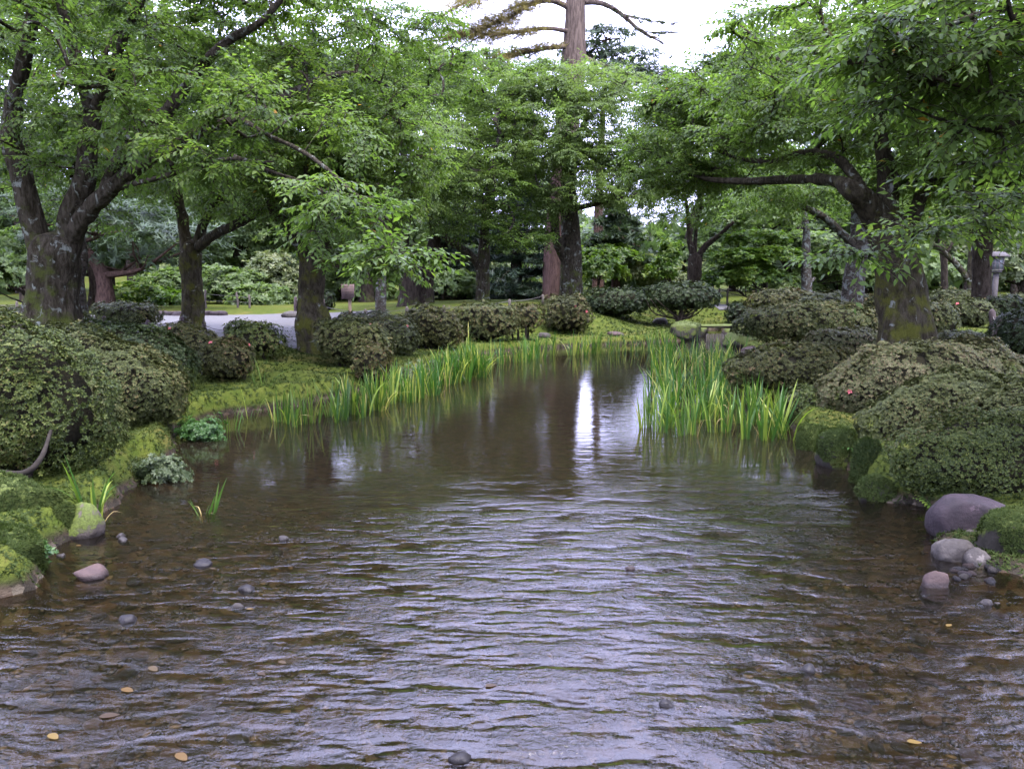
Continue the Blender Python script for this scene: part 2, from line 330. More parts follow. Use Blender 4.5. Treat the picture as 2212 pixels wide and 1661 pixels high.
def tube(pr, sides=8, lump=0., flare=None, seed=0, cap=True):
    """pr: n x 4 (x y z r) -> V, F(tri)"""
    p = pr[:, :3]; r = pr[:, 3]; n = len(p); tg = norm(np.gradient(p, axis=0))
    ref = np.array([0, 1., 0]) if abs(tg[0][2]) > .7 else np.array([0, 0, 1.])
    x = norm(np.cross(ref, tg[0])); X = []
    for i in range(n):
        x = norm(x - tg[i] * (x @ tg[i])); X.append(x)
    X = np.array(X); Y = np.cross(tg, X); a = np.linspace(0, 2 * math.pi, sides, endpoint=False)
    dirs = X[:, None] * np.cos(a)[None, :, None] + Y[:, None] * np.sin(a)[None, :, None]
    rr = np.repeat(r[:, None], sides, 1)
    if lump: rr = rr * (1 + lump * fbm(np.concatenate([(p[:, None] + dirs * r[:, None, None]) * np.array([1, 1, .5]) * (1.1 / max(.12, r.max())) + seed * 3.7], -1), 3))
    if lump and sides > 18: rr = rr * (1 + .075 * fbm(np.concatenate([np.repeat((np.cos(a) * 3.2)[None, :, None], n, 0), np.repeat((np.sin(a) * 3.2)[None, :, None], n, 0), np.repeat((np.cumsum(np.r_[0, np.linalg.norm(np.diff(p, axis=0), axis=1)]) * 1.2)[:, None, None], sides, 1)], -1) + seed, 3))
    if flare is not None:
        k, hgt, lob = flare; dz = p[:, 2] - p[0, 2]; f = np.exp(-dz / hgt)[:, None]
        rr = rr * (1 + k * f * (1 + .6 * np.sin(a * lob + seed)[None] * np.cos(a * 2 + seed * 2)[None]))
    Vt = (p[:, None] + dirs * rr[..., None]).reshape(-1, 3)
    i, j = np.meshgrid(np.arange(n - 1), np.arange(sides), indexing='ij'); j2 = (j + 1) % sides
    A, B, Cc, D = (i * sides + j).ravel(), (i * sides + j2).ravel(), ((i + 1) * sides + j2).ravel(), ((i + 1) * sides + j).ravel()
    Ft = np.vstack([np.stack([A, B, Cc], 1), np.stack([A, Cc, D], 1)])
    if cap:
        Vt = np.vstack([Vt, p[-1] + tg[-1] * r[-1] * .5]); k = len(Vt) - 1; bb = (n - 1) * sides
        Ft = np.vstack([Ft, np.stack([bb + np.arange(sides), bb + (np.arange(sides) + 1) % sides, np.full(sides, k)], 1)])
    return Vt, Ft
# leaf and twig templates ------------------------------------------------
LEAF4 = (np.array([(0, 0, 0), (.42, .21, .05), (.42, -.21, .05), (.5, 0, -.01), (1, 0, -.14)], float),
         np.array([(0, 3, 1), (0, 2, 3), (3, 4, 1), (3, 2, 4)]))
LEAF2 = (np.array([(0, 0, 0), (.45, .24, .05), (.45, -.24, .05), (1, 0, -.1)], float), np.array([(0, 3, 1), (0, 2, 3)]))
def twig_template(seed, n=11, length=.46, leaf=.085, L4=True):
    r = rs(seed); tv, tf = LEAF4 if L4 else LEAF2; pos = []; R = []; s = []
    tt = np.linspace(.12, 1, n); bend = r.uniform(-.12, .12)
    stem = np.array([(x * length, bend * x * x * length * 2, -.16 * x * x * length * 1.2) for x in tt])
    for k in range(n):
        side = 1 if k % 2 else -1; ang = math.radians(r.uniform(38, 75)) * side * (1 if k < n - 1 else .1)
        dr = -r.uniform(.1, .75)
        pos.append(stem[k]); R.append((math.cos(ang), math.sin(ang), dr)); s.append(leaf * r.uniform(.75, 1.15) * (1.05 - .35 * (k == n - 1)))
    Rm = frames(np.array(R), None, r.uniform(-.5, .5, n))
    V_, F_ = inst(tv, tf, Rm, np.array(pos), np.array(s))
    path = np.array([(x * length, bend * x * x * length * 2, -.16 * x * x * length * 1.2, .0042 * (1.1 - .7 * x)) for x in (0, .5, 1)])
    SV, SF = tube(path, 3, cap=False)
    return dict(V=V_, F=F_, leaf=np.repeat(np.arange(n), len(tf)), n=n, R=Rm, pos=np.array(pos), s=np.array(s), SV=SV, SF=SF)
TWN = [twig_template(k) for k in range(8)]
TWM = [twig_template(20 + k, 11, .46, .092, False) for k in range(8)]
TWF = [twig_template(50 + k, 9, .5, .105, False) for k in range(8)]
M_CHERRY = leafmat('cherry_leaf', [(0, (.046, .082, .024)), (.45, (.074, .126, .034)), (.8, (.104, .162, .042)), (.97, (.13, .18, .05)), (1, (.30, .16, .03))], .45, .52, spec=.3)
M_CHERRY_OBJ = leafmat('cherry_leaf_single', [(0, (.046, .084, .02)), (.45, (.075, .13, .028)), (.9, (.105, .17, .034)), (1, (.13, .18, .04))], .38, .5, attr=False)
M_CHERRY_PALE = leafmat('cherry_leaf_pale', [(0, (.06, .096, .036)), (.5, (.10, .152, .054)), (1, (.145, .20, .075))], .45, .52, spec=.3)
M_BARK = barkmat('cherry_bark', (.015, .0125, .0075), (.043, .037, .025), .55, .8, 2.4)
M_BARK_MOSSY = barkmat('mossy_bark', (.014, .012, .007), (.038, .033, .020), .3, .92, 3.0, mcol=(.030, .032, .006))
M_BARK_LICHEN = barkmat('lichen_bark', (.022, .019, .014), (.055, .048, .038), 1.0, .3, 1.5, lcol=(.10, .11, .095), vs=(1, 1, 1.6))
M_BARK_DARK = barkmat('dark_bark', (.014, .011, .008), (.036, .029, .021), .1, .25, 1.)
M_BARK_RED = barkmat('red_pine_bark', (.028, .018, .014), (.065, .042, .032), 0, .15, 1.)
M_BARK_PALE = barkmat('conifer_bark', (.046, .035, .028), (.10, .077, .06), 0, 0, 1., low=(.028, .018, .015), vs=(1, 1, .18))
M_TWIG = plain('twig_bark', (.02, .017, .013), .9, bump=0)
def leaf_mesh_obj(mat, name='leaf'):
    return mesh_np(name, LEAF4[0], LEAF4[1], mat)
LM = leaf_mesh_obj(M_CHERRY_OBJ)
def grow(limbs, pads, r, step=.28, lift=.12):
    """limbs: list of n x 4 paths; pads: (cx,cy,cz,rx,ry,rz,n). returns list of extra branch paths (n x 4)"""
    nodes = []; tang = []
    for k, l in enumerate(limbs):
        s = 0 if k else int(len(l) * .55)
        nodes.append(l[s:, :3]); tang.append(norm(np.gradient(l[:, :3], axis=0))[s:])
    nodes = np.vstack(nodes); tang = np.vstack(tang); base_n = len(nodes)
    parent = [-1] * base_n; T = []
    for (cx, cy_, cz, rx, ry, rz, n) in pads:
        d = norm(r.randn(n, 3)); rad = r.rand(n) ** (1 / 3.); T.append(np.array([cx, cy_, cz]) + d * rad[:, None] * np.array([rx, ry, rz]))
    T = np.vstack(T); alive = np.ones(len(T), bool)
    D = ((T[:, None] - nodes[None]) ** 2).sum(-1); best = D.argmin(1); bd = D.min(1); paths = []
    cap = len(nodes) + len(T) * 40; NB = np.zeros((cap, 3)); TB = np.zeros((cap, 3)); NB[:len(nodes)] = nodes; TB[:len(nodes)] = tang; cnt = len(nodes)
    for _ in range(len(T)):
        i = np.where(alive, bd, 1e9).argmin(); alive[i] = False; j = best[i]; a = NB[j]; b_ = T[i]; dist = math.sqrt(bd[i])
        n = max(3, min(36, int(dist / step))); dirn = TB[j] * .6 + norm(b_ - a) * .6
        mid = a + norm(dirn) * dist * .45 + np.array([0, 0, lift * dist]); tt = np.linspace(0, 1, n + 1)[1:, None]
        pts = (1 - tt) ** 2 * a + 2 * tt * (1 - tt) * mid + tt ** 2 * b_; pts = pts + r.randn(n, 3) * .025 * min(1, dist)
        idx = np.arange(cnt, cnt + n); NB[cnt:cnt + n] = pts; TB[cnt:cnt + n] = norm(np.gradient(np.vstack([a, pts]), axis=0))[1:]
        parent += [j] + list(range(cnt, cnt + n - 1)); cnt += n; paths.append((j, idx))
        d2 = ((T[:, None] - pts[None]) ** 2).sum(-1); m_ = d2.min(1); k = m_ < bd; best = np.where(k, idx[d2.argmin(1)], best); bd = np.minimum(bd, m_)
    c = np.zeros(cnt); par = np.array(parent)
    for j, idx in paths: c[idx[-1]] += 1
    for k in range(cnt - 1, base_n - 1, -1):
        if par[k] >= base_n: c[par[k]] += c[k]
    rad = .0075 * np.maximum(c, 1) ** .48
    return NB, TB, paths, rad
def tree(name, label, base, limbs, pads, bark, leafm, seed, near=True, tw_per=12, group=None, sides=14, lump=.12, flare=(.5, .35, 5),
         cat='tree', singles=0, leaf_s=1., stems=True, spread=1.0, upness=.18):
    """limbs in (u,v,Y,radius) picture points put at their depth; limbs[0] is the trunk"""
    r = rs(seed); root = empty(name, base, label, cat, group); o = np.array(base)
    LP = []
    for k, lm in enumerate(limbs):
        pts = [np.append(P(u, v, Y), rr) for (u, v, Y, rr) in lm]
        if k == 0: pts = [np.array([base[0], base[1], base[2] - .15, lm[0][3] * 1.02])] + pts
        LP.append(catmull(pts, .10 if near else .25))
    for k, l in enumerate(LP):
        l = l.copy(); l[:, 3] *= 1 if k == 0 else .88; l[:, :3] += (fbm(l[:, :3] * 1.3 + seed, 2)[:, None] * np.array([.03, .03, .01]) if k else 0)
        V_, F_ = tube(l, sides if k == 0 else max(7, sides - 4), lump, flare if k == 0 else None, seed)
        part('trunk' if k == 0 else 'branch', mesh_np('trunk' if k == 0 else 'branch', V_ - o, F_, bark, smooth=True), root)
    PD = []
    for pd in pads:
        u, v, Y, rx, ry, rz, n = pd; c_ = P(u, v, Y); PD.append((c_[0], c_[1], c_[2], rx, ry, rz, n))
    NB, TB, paths, rad = grow(LP, PD, r)
    A = Acc()
    for j, idx in paths:
        pts = np.vstack([NB[j], NB[idx]]); rr = np.append(rad[idx[0]], rad[idx]); rr[-1] = .004
        V_, F_ = tube(np.hstack([pts, rr[:, None]]), 3, cap=False); A.add(V_, F_)
    # twigs
    pos = []; dr = []
    for j, idx in paths:
        n = tw_per; k = idx[(np.maximum(0, (r.rand(n) ** .6 * len(idx)).astype(int) - 0)).clip(0, len(idx) - 1)]
        d = TB[k] + r.randn(n, 3) * np.array([.8, .8, .22]) * spread; d[:, 2] = d[:, 2] * .45 + upness * r.randn(n)
        pos.append(NB[k]); dr.append(d)
    pos = np.vstack(pos); dr = norm(np.vstack(dr)); TW = (TWN if seed == 17 else TWM) if near else TWF; ty = r.randint(0, len(TW), len(pos))
    R = frames(dr, None, r.uniform(-.5, .5, len(pos))); s = r.uniform(.75, 1.2, len(pos)) * leaf_s
    keep = np.ones(len(pos), bool)
    if singles:
        rel = pos - CAM; inview = (np.abs(rel[:, 0] / rel[:, 1]) < .68) & (rel[:, 1] > 1) & (rel[:, 2] / rel[:, 1] < .40)
        dd = np.where(inview, np.linalg.norm(rel, axis=1), 1e9); pick = dd.argsort()[:max(1, singles // TW[0]['n'])]; keep[pick] = False
        for q_ in pick:
            tw = TW[ty[q_]]
            for l in range(tw['n']):
                M = np.eye(4); M[:3, :3] = R[q_] @ tw['R'][l] * tw['s'][l] * s[q_]; M[:3, 3] = R[q_] @ tw['pos'][l] * s[q_] + pos[q_] - o
                part('leaf', LM, root, mat4=Matrix(M.tolist()))
    B = Acc(); cl = fbm(pos * .9 + seed, 2) * .22
    for k, tw in enumerate(TW):
        sel = (ty == k) & keep
        if stems and near:
            s2 = ty == k; V_, F_ = inst(tw['SV'], tw['SF'], R[s2], pos[s2], s[s2]); A.add(V_, F_)
        if not sel.any(): continue
        V_, F_ = inst(tw['V'], tw['F'], R[sel], pos[sel], s[sel]); n = sel.sum()
        rn = r.rand(n, tw['n']) * .62 + .18 + cl[sel][:, None]; rn = np.where(r.rand(n, tw['n']) > .9985, 1., np.clip(rn, 0, .96))
        B.add(V_, F_, rn[:, tw['leaf']].ravel())
    part('small_branches', A.mesh('small_branches', M_TWIG if not near else bark, o), root, 'stuff')
    part('foliage', B.mesh('foliage', leafm, o), root, 'stuff')
    return root
# ------------------------------------------------------------------ trees along the stream
def gbase(u, Y):
    x = P(u, 700, Y)[0]; return np.array([x, Y, gz1(x, Y)])
GC = 'old cherry trees along the stream'
tree('cherry_tree', 'big old cherry at the left edge, thick mossy trunk splitting into three heavy limbs', gbase(108, 14), [
    [(112, 650, 14, .40), (118, 590, 14, .40), (122, 545, 14, .40), (124, 515, 14, .30)],
    [(98, 575, 14, .22), (76, 490, 14, .23), (50, 400, 13.9, .21), (20, 300, 13.8, .19), (28, 200, 13.8, .15), (55, 100, 13.7, .12), (75, 0, 13.6, .09), (90, -120, 13.5, .05)],
    [(136, 580, 14, .24), (158, 480, 14, .24), (178, 400, 13.8, .20), (192, 320, 13.7, .17), (198, 245, 13.6, .15), (178, 180, 13.4, .12), (150, 80, 13.2, .10), (120, -20, 13, .06)],
    [(196, 250, 13.6, .10), (235, 180, 13.3, .085), (262, 100, 13, .08), (300, 10, 12.8, .06), (330, -90, 12.6, .04)],
    [(150, 520, 14, .18), (205, 440, 13.7, .17), (250, 400, 13.4, .15), (320, 345, 13, .125), (380, 318, 12.7, .11), (450, 277, 12.2, .09), (560, 237, 12.6, .08), (640, 195, 13.6, .07), (720, 163, 14.8, .055), (790, 165, 15.8, .045), (900, 225, 17, .02)],
    [(225, 420, 13.6, .13), (258, 345, 13.4, .14), (300, 285, 13.2, .13), (360, 240, 13, .11), (420, 165, 12.8, .09), (490, 90, 12.6, .08), (560, 50, 12.4, .06), (640, -30, 12.2, .03)],
    [(255, 405, 13.4, .05), (360, 380, 12.6, .042), (480, 345, 12, .03), (590, 350, 11.2, .018)],
    [(520, 255, 12, .04), (600, 300, 11.2, .034), (690, 350, 10.2, .028), (760, 410, 9.6, .02), (840, 480, 9, .01)],
    [(500, 335, 12, .03), (640, 390, 11, .026), (740, 430, 10, .02), (830, 490, 9, .016), (850, 590, 8.4, .008)],
], [(60, 120, 14.5, 3.2, 3.5, 2.2, 110), (350, 60, 13.8, 2.8, 3, 1.9, 110), (620, 90, 15, 2.4, 2.5, 1.5, 90), (840, 130, 17, 1.9, 1.7, 1.2, 80),
    (80, -230, 12.5, 4, 4, 1.7, 90), (-150, 300, 13.5, 2, 3, 2.2, 40), (500, 290, 11.5, 2, 2, .8, 45), (760, 300, 15.5, 1.7, 1.6, 1.1, 60),
    (740, 470, 9.4, .6, .8, .5, 16), (840, 560, 8.2, .25, .3, .12, 8), (200, 330, 14.5, 2, 2, .8, 25),
    (-250, -700, 9, 3.4, 4, 1.6, 50), (1, 60, 9, 1.6, 2.0, .9, 20)],
    M_BARK, M_CHERRY, 1, tw_per=14, singles=280, flare=(.7, .35, 5), sides=48, lump=.16, group=None)
tree('cherry_tree', 'straight rough barked cherry forking at head height beside the gravel plaza', gbase(414, 19), [
    [(414, 640, 19, .25), (412, 590, 19, .24), (412, 545, 19, .25), (412, 525, 19, .2)],
    [(405, 545, 19, .17), (395, 480, 19, .15), (380, 420, 18.8, .12), (365, 370, 18.6, .1), (350, 300, 18.4, .06)],
    [(420, 545, 19, .15), (440, 480, 18.9, .12), (470, 430, 18.7, .1), (492, 380, 18.5, .08), (505, 300, 18.3, .05)],
    [(422, 540, 19, .15), (460, 508, 18.6, .12), (510, 485, 18.2, .12), (560, 455, 17.8, .11), (590, 435, 17.6, .09), (612, 400, 17.4, .07), (640, 330, 17.2, .04)],
], [(400, 330, 18.8, 2.6, 2.5, 1.1, 70), (580, 330, 17.5, 1.6, 2, 1.2, 50), (350, 200, 18.5, 3, 2.5, 1.6, 70), (520, 430, 18.5, 1.4, 1, .35, 16)],
    M_BARK_MOSSY, M_CHERRY, 2, tw_per=11, lump=.2, leaf_s=1.1, sides=26, flare=(.5, .3, 5))
tree('cherry_tree', 'leaning mossy cherry with a hollow scarred base beside the gravel plaza', gbase(682, 15.4), [
    [(672, 690, 15.4, .27), (668, 650, 15.4, .23), (672, 600, 15.4, .23), (678, 560, 15.4, .25), (680, 545, 15.4, .2)],
    [(665, 570, 15.4, .16), (645, 530, 15.3, .14), (618, 490, 15.2, .12), (595, 455, 15, .1), (580, 400, 14.8, .06), (560, 320, 14.6, .04)],
    [(690, 570, 15.4, .17), (702, 520, 15.3, .14), (708, 470, 15.2, .12), (715, 400, 15, .08), (740, 320, 14.8, .05)],
], [(640, 390, 14.6, 1.6, 1.6, .8, 45), (760, 360, 14.6, 1.6, 1.6, 1.1, 60), (700, 250, 14.5, 2, 1.8, 1.1, 60), (780, 480, 14.2, .8, .8, .5, 14)],
    M_BARK_MOSSY, M_CHERRY, 3, tw_per=11, sides=32, lump=.28, flare=(.7, .35, 3))
tree('cherry_tree', 'slim cherry with a second dark lichen spotted stem just behind the big left trunk', gbase(170, 17), [
    [(168, 640, 17, .17), (162, 580, 17, .15), (160, 520, 17, .13), (150, 420, 17, .1)],
    [(168, 600, 17, .12), (176, 560, 17, .1), (172, 480, 17, .08)]],
    [(150, 380, 17, 2.2, 2, 1.2, 40)], M_BARK_LICHEN, M_CHERRY, 4, tw_per=9, flare=(.5, .3, 4))
tree('cherry_tree', 'slim pale trunk banded with grey lichen, standing behind the wooden notice board', gbase(823, 23), [
    [(823, 640, 23, .155), (822, 560, 23, .15), (820, 470, 23, .13), (815, 380, 23, .08)],
    [(821, 480, 23, .08), (850, 400, 22.8, .06), (880, 320, 22.5, .04)]],
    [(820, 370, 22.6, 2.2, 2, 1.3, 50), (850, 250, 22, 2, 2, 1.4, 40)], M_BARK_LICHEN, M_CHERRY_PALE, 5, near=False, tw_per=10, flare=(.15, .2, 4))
tree('cherry_tree', 'dark upright cherry trunk, first of the pair on the moss mound behind the clipped azaleas', gbase(885, 28), [
    [(882, 620, 28, .34), (876, 570, 28, .32), (868, 520, 28, .28), (862, 460, 28, .2)],
    [(870, 560, 28, .12), (845, 500, 28, .1), (830, 450, 28, .07)], [(872, 530, 28, .15), (890, 460, 27.5, .1), (900, 380, 27, .07)]],
    [(860, 420, 27, 2.2, 2.5, 1.4, 60), (900, 330, 26.5, 2.6, 2.5, 1.6, 70)], M_BARK_DARK, M_CHERRY_PALE, 6, near=False, tw_per=11, flare=(.3, .3, 4))
tree('cherry_tree', 'dark cherry trunk leaning away to the right beside its upright neighbour on the mound', gbase(918, 28.6), [
    [(917, 620, 28.6, .28), (924, 580, 28.6, .27), (936, 535, 28.6, .24), (945, 490, 28.4, .18)],
    [(930, 560, 28.6, .12), (900, 580, 28.5, .06), (880, 600, 28.4, .04)], [(938, 520, 28.5, .12), (930, 450, 28, .09), (950, 380, 28, .06)]],
    [(960, 440, 27.5, 2.2, 2.2, 1.2, 50), (980, 340, 27, 2.4, 2.2, 1.5, 60)], M_BARK_DARK, M_CHERRY_PALE, 7, near=False, tw_per=11, flare=(.3, .3, 4))
tree('cherry_tree', 'forked cherry with a speckled brown trunk and a crooked limb bending to the left', gbase(1042, 29), [
    [(1043, 620, 29, .25), (1043, 580, 29, .24), (1046, 530, 29, .19), (1048, 490, 29, .17), (1052, 450, 29, .12), (1055, 400, 28.8, .08)],
    [(1040, 595, 29, .17), (1030, 570, 29, .17), (1012, 548, 28.8, .16), (985, 530, 28.6, .15), (960, 512, 28.4, .13), (935, 480, 28, .1), (925, 440, 27.6, .06)]],
    [(1060, 480, 27.5, 2.3, 1.6, .6, 40), (1010, 400, 27.5, 2.6, 2.2, 1.0, 60), (1060, 320, 28, 2.8, 2.4, 1.3, 70), (1040, 240, 28, 2.4, 2.4, 1.0, 50), (980, 170, 28, 2.2, 2.2, 1.2, 60), (1120, 510, 27, 1.2, .8, .35, 16)],
    M_BARK, M_CHERRY, 8, near=False, tw_per=12, leaf_s=1.05, flare=(.2, .3, 4))
tree('cherry_tree', 'tall cherry with a moss brown trunk standing in front of the giant conifer', gbase(1234, 30), [
    [(1235, 620, 30, .42), (1233, 570, 30, .40), (1232, 520, 30, .36), (1230, 460, 30, .33), (1228, 380, 30, .24), (1225, 300, 30, .14)],
    [(1228, 580, 30, .2), (1212, 545, 29.8, .2), (1200, 510, 29.6, .19), (1196, 475, 29.5, .2), (1192, 450, 29.4, .19), (1165, 418, 29, .13), (1120, 395, 28.5, .1), (1060, 370, 28, .06)],
    [(1194, 455, 29.4, .14), (1240, 450, 29, .12), (1290, 440, 28.5, .1), (1340, 425, 28, .06)],
    [(1228, 330, 30, .1), (1230, 270, 30, .08), (1228, 200, 30, .05)]],
    [(1230, 250, 28.8, 3.6, 3, 1.9, 220), (1235, 185, 28.5, 2.0, 1.5, .8, 90), (1180, 330, 28, 2.8, 2, 1.0, 90), (1330, 340, 28.5, 2.6, 2.4, 1.3, 110), (1130, 210, 29, 2.2, 2, 1.2, 60), (1290, 410, 27.5, 2.6, 1.6, .5, 50), (1380, 250, 29, 2, 2, 1.3, 50), (1410, 330, 29, 1.7, 1.5, .8, 45), (1370, 420, 29.5, 1.5, 1, .45, 30), (1450, 230, 30, 1.5, 1.5, .7, 30), (1160, 440, 27.8, 1.4, 1.2, .5, 24)],
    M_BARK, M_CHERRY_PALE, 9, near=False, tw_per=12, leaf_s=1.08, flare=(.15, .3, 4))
tree('cherry_tree', 'dark cherry forking low in a Y behind the clipped spreading pine shrub', gbase(1498, 34), [
    [(1500, 600, 34, .30), (1502, 570, 34, .28), (1502, 550, 34, .25)],
    [(1500, 560, 34, .18), (1490, 520, 34, .14), (1486, 470, 34, .1), (1480, 410, 33.5, .06)],
    [(1505, 562, 34, .18), (1525, 530, 33.8, .14), (1555, 508, 33.5, .11), (1585, 480, 33, .07)], [(1500, 545, 34, .12), (1505, 490, 34, .08), (1520, 420, 33, .05)]],
    [(1500, 440, 32.5, 2.5, 2.4, .9, 60), (1420, 360, 32, 2.6, 2.4, 1.1, 70), (1500, 300, 32, 2.4, 2.2, 1.2, 60), (1560, 390, 32, 2.4, 2.4, 1.2, 60)],
    M_BARK_DARK, M_CHERRY, 10, near=False, tw_per=11, leaf_s=1.05)
tree('cherry_tree', 'huge mossy cherry on the right bank with dark hollow limbs, ringed by clipped azaleas', gbase(1953, 12), [
    [(1955, 715, 12, .37), (1952, 660, 12, .35), (1946, 600, 12, .345), (1936, 550, 12, .33), (1925, 505, 12, .33), (1915, 480, 12, .26)],
    [(1925, 530, 12, .26), (1895, 470, 11.9, .23), (1865, 430, 11.8, .17), (1835, 405, 11.7, .13), (1790, 388, 12.4, .10), (1700, 388, 13.8, .08), (1600, 392, 15.2, .07), (1500, 380, 16.6, .05), (1400, 325, 17.6, .02)],
    [(1920, 510, 12, .24), (1915, 450, 12, .2), (1920, 390, 12, .15), (1900, 300, 11.9, .12), (1880, 200, 11.7, .09), (1860, 80, 11.5, .06)],
    [(1950, 520, 12, .14), (1972, 470, 12, .12), (1990, 420, 12, .11), (2012, 350, 12, .1), (2040, 290, 11.9, .09), (2060, 200, 11.8, .08), (2090, 80, 11.6, .06), (2110, -60, 11.4, .04)],
    [(1880, 440, 11.9, .10), (1820, 350, 12.4, .08), (1740, 330, 13.6, .065), (1660, 350, 15, .05), (1560, 330, 16.4, .035), (1450, 260, 17.6, .02)],
    [(1900, 250, 11.9, .07), (1830, 200, 12.4, .06), (1740, 160, 14, .05), (1650, 110, 15.4, .035), (1580, 70, 16.6, .015)],
    [(2000, 400, 12, .07), (2080, 380, 11.5, .055), (2160, 400, 11, .04), (2260, 380, 10.6, .02)],
], [(1750, 270, 14, 1.7, 1.8, .7, 65), (1540, 315, 17, 1.8, 1.6, .9, 80), (1650, 190, 16, 2.1, 2, .95, 90), (1500, 215, 17.2, 1.2, 1.2, .6, 45), (1850, 130, 11.5, 2.2, 2.5, 1.1, 90),
    (2060, 220, 11.3, 2, 2.5, 1.2, 80), (2230, 320, 11, 1.6, 2.2, .9, 60), (2080, -150, 11.5, 2.0, 3, 1.2, 50), (1730, 60, 16, 1.5, 1.8, .8, 50), (2080, 350, 11.4, 1.3, 1.5, .4, 25),
    (1480, 385, 17, 1.3, .9, .35, 25), (2300, 0, 10.5, 2.4, 3, 1.8, 50), (2500, -700, 8.5, 2.6, 3.5, 1.2, 36)],
    M_BARK_MOSSY, M_CHERRY, 11, tw_per=13, singles=280, sides=48, lump=.22, flare=(.5, .35, 5))
tree('cherry_tree', 'grey lichen patched cherry with a long limb reaching left, behind the huge mossy trunk', gbase(1838, 21), [
    [(1840, 640, 21, .28), (1845, 590, 21, .26), (1855, 540, 21, .25), (1858, 490, 21, .22), (1850, 420, 21, .15), (1840, 330, 21, .08)],
    [(1852, 540, 21, .15), (1815, 500, 20.8, .12), (1780, 470, 20.6, .1), (1740, 450, 20.4, .09), (1690, 432, 20.2, .06), (1640, 425, 20, .03)]],
    [(1760, 400, 20, 2.2, 2, .5, 50), (1850, 360, 20, 2.6, 2.2, 1.2, 70), (1660, 430, 20, 1.2, 1, .4, 20), (1920, 440, 21.5, 1.4, 1.5, .5, 24)],
    M_BARK_LICHEN, M_CHERRY, 12, near=False, tw_per=11, flare=(.2, .3, 4), leaf_s=1.0)
tree('cherry_tree', 'straight near-black trunk beside the lamp post on the right', gbase(2121, 22), [
    [(2121, 620, 22, .24), (2121, 560, 22, .235), (2125, 500, 22, .23), (2130, 440, 22, .2), (2130, 350, 22, .14)],
    [(2118, 520, 22, .09), (2090, 500, 22, .09), (2050, 498, 21.8, .08), (2010, 500, 21.6, .05)]],
    [(2130, 380, 21, 2.6, 2.4, 1.4, 70), (2040, 440, 21, 1.4, 1.4, .5, 24), (2230, 450, 21, 1.5, 1.8, .9, 40)], M_BARK_DARK, M_CHERRY, 13, near=False, tw_per=11)
tree('cherry_tree', 'thin cherry with a crooked brown stem forking low, left of the near-black trunk', gbase(2098, 27), [
    [(2096, 620, 27, .12), (2098, 580, 27, .12), (2100, 530, 27, .1), (2095, 450, 27, .07)],
    [(2093, 605, 27, .11), (2070, 575, 27, .11), (2045, 550, 27, .1), (2020, 530, 27, .09), (1990, 500, 27, .06)]],
    [(2080, 430, 26.5, 2.4, 2, 1.2, 50)], M_BARK, M_CHERRY_PALE, 14, near=False, tw_per=10)
tree('cherry_tree', 'slender dark stem standing alone between the mossy and the near-black trunks', gbase(2040, 30), [
    [(2040, 600, 30, .12), (2038, 550, 30, .12), (2030, 500, 30, .1), (2020, 430, 30, .07)], [(2037, 560, 30, .07), (2060, 520, 30, .06), (2070, 470, 30, .04)]],
    [(2030, 420, 30, 2.6, 2, 1.3, 45)], M_BARK_DARK, M_CHERRY_PALE, 15, near=False, tw_per=10)
tree('cherry_tree', 'small spotted trunk behind the wide azaleas right of the yellow-green maple', gbase(1742, 32), [
    [(1742, 600, 32, .2), (1740, 560, 32, .18), (1742, 500, 32, .14), (1735, 430, 32, .08)], [(1741, 620, 32, .1), (1760, 600, 32, .06)]],
    [(1740, 430, 31, 2.6, 2.2, 1.3, 55)], M_BARK_LICHEN, M_CHERRY, 16, near=False, tw_per=10)
# overhanging tree whose trunk stands just outside the picture on the right
tree('cherry_tree', 'nearest cherry, seen only as leafy branches reaching in from the upper right corner', np.array([6.4, 4.6, gz1(6.4, 4.6)]), [
    [(3350, 900, 4.6, .26), (3250, 600, 4.8, .24), (3150, 300, 5.0, .22), (3080, 0, 5.2, .18)],
    [(3180, 380, 5, .14), (2800, 160, 5.2, .09), (2500, 60, 5.3, .06), (2212, 18, 5.4, .03), (2050, 55, 5.5, .02), (1950, 115, 5.6, .014), (1830, 140, 5.7, .006)],
    [(3150, 320, 5, .13), (2700, 260, 5.2, .07), (2400, 230, 5.3, .04), (2212, 205, 5.4, .022), (2110, 195, 5.5, .02), (1980, 160, 5.6, .013), (1880, 140, 5.7, .006)],
    [(2600, 245, 5.25, .05), (2350, 250, 5.4, .035), (2212, 258, 5.5, .028), (2140, 282, 5.6, .022), (2050, 265, 5.8, .014), (1930, 215, 6, .006)],
    [(3200, 480, 5, .12), (2700, 300, 5.3, .06), (2400, 340, 5.6, .03), (2212, 420, 5.9, .016), (2100, 480, 6.1, .011), (2000, 510, 6.2, .008), (1880, 555, 6.3, .004)],
    [(3080, 60, 5.2, .12), (2700, -200, 5, .08), (2400, -300, 4.8, .05), (2150, -350, 4.8, .02)],
], [(2060, 60, 5.5, .55, .6, .22, 22), (1880, 110, 5.7, .35, .4, .16, 14), (2150, 150, 5.4, .35, .5, .25, 16), (2140, 300, 5.5, .3, .4, .2, 10), (1960, 200, 5.9, .4, .4, .12, 12),
    (1850, 545, 6.3, .12, .15, .04, 4), (2000, 500, 6.2, .22, .2, .05, 6), (2150, 450, 6.0, .3, .3, .14, 9), (2500, 0, 5, 1.2, 1.2, .6, 22), (2450, -350, 4.6, 1.3, 1.4, .5, 22), (2900, -200, 5, 1.5, 1.8, 1, 20)],
    M_BARK, M_CHERRY, 17, tw_per=7, singles=280, sides=16, leaf_s=.95)
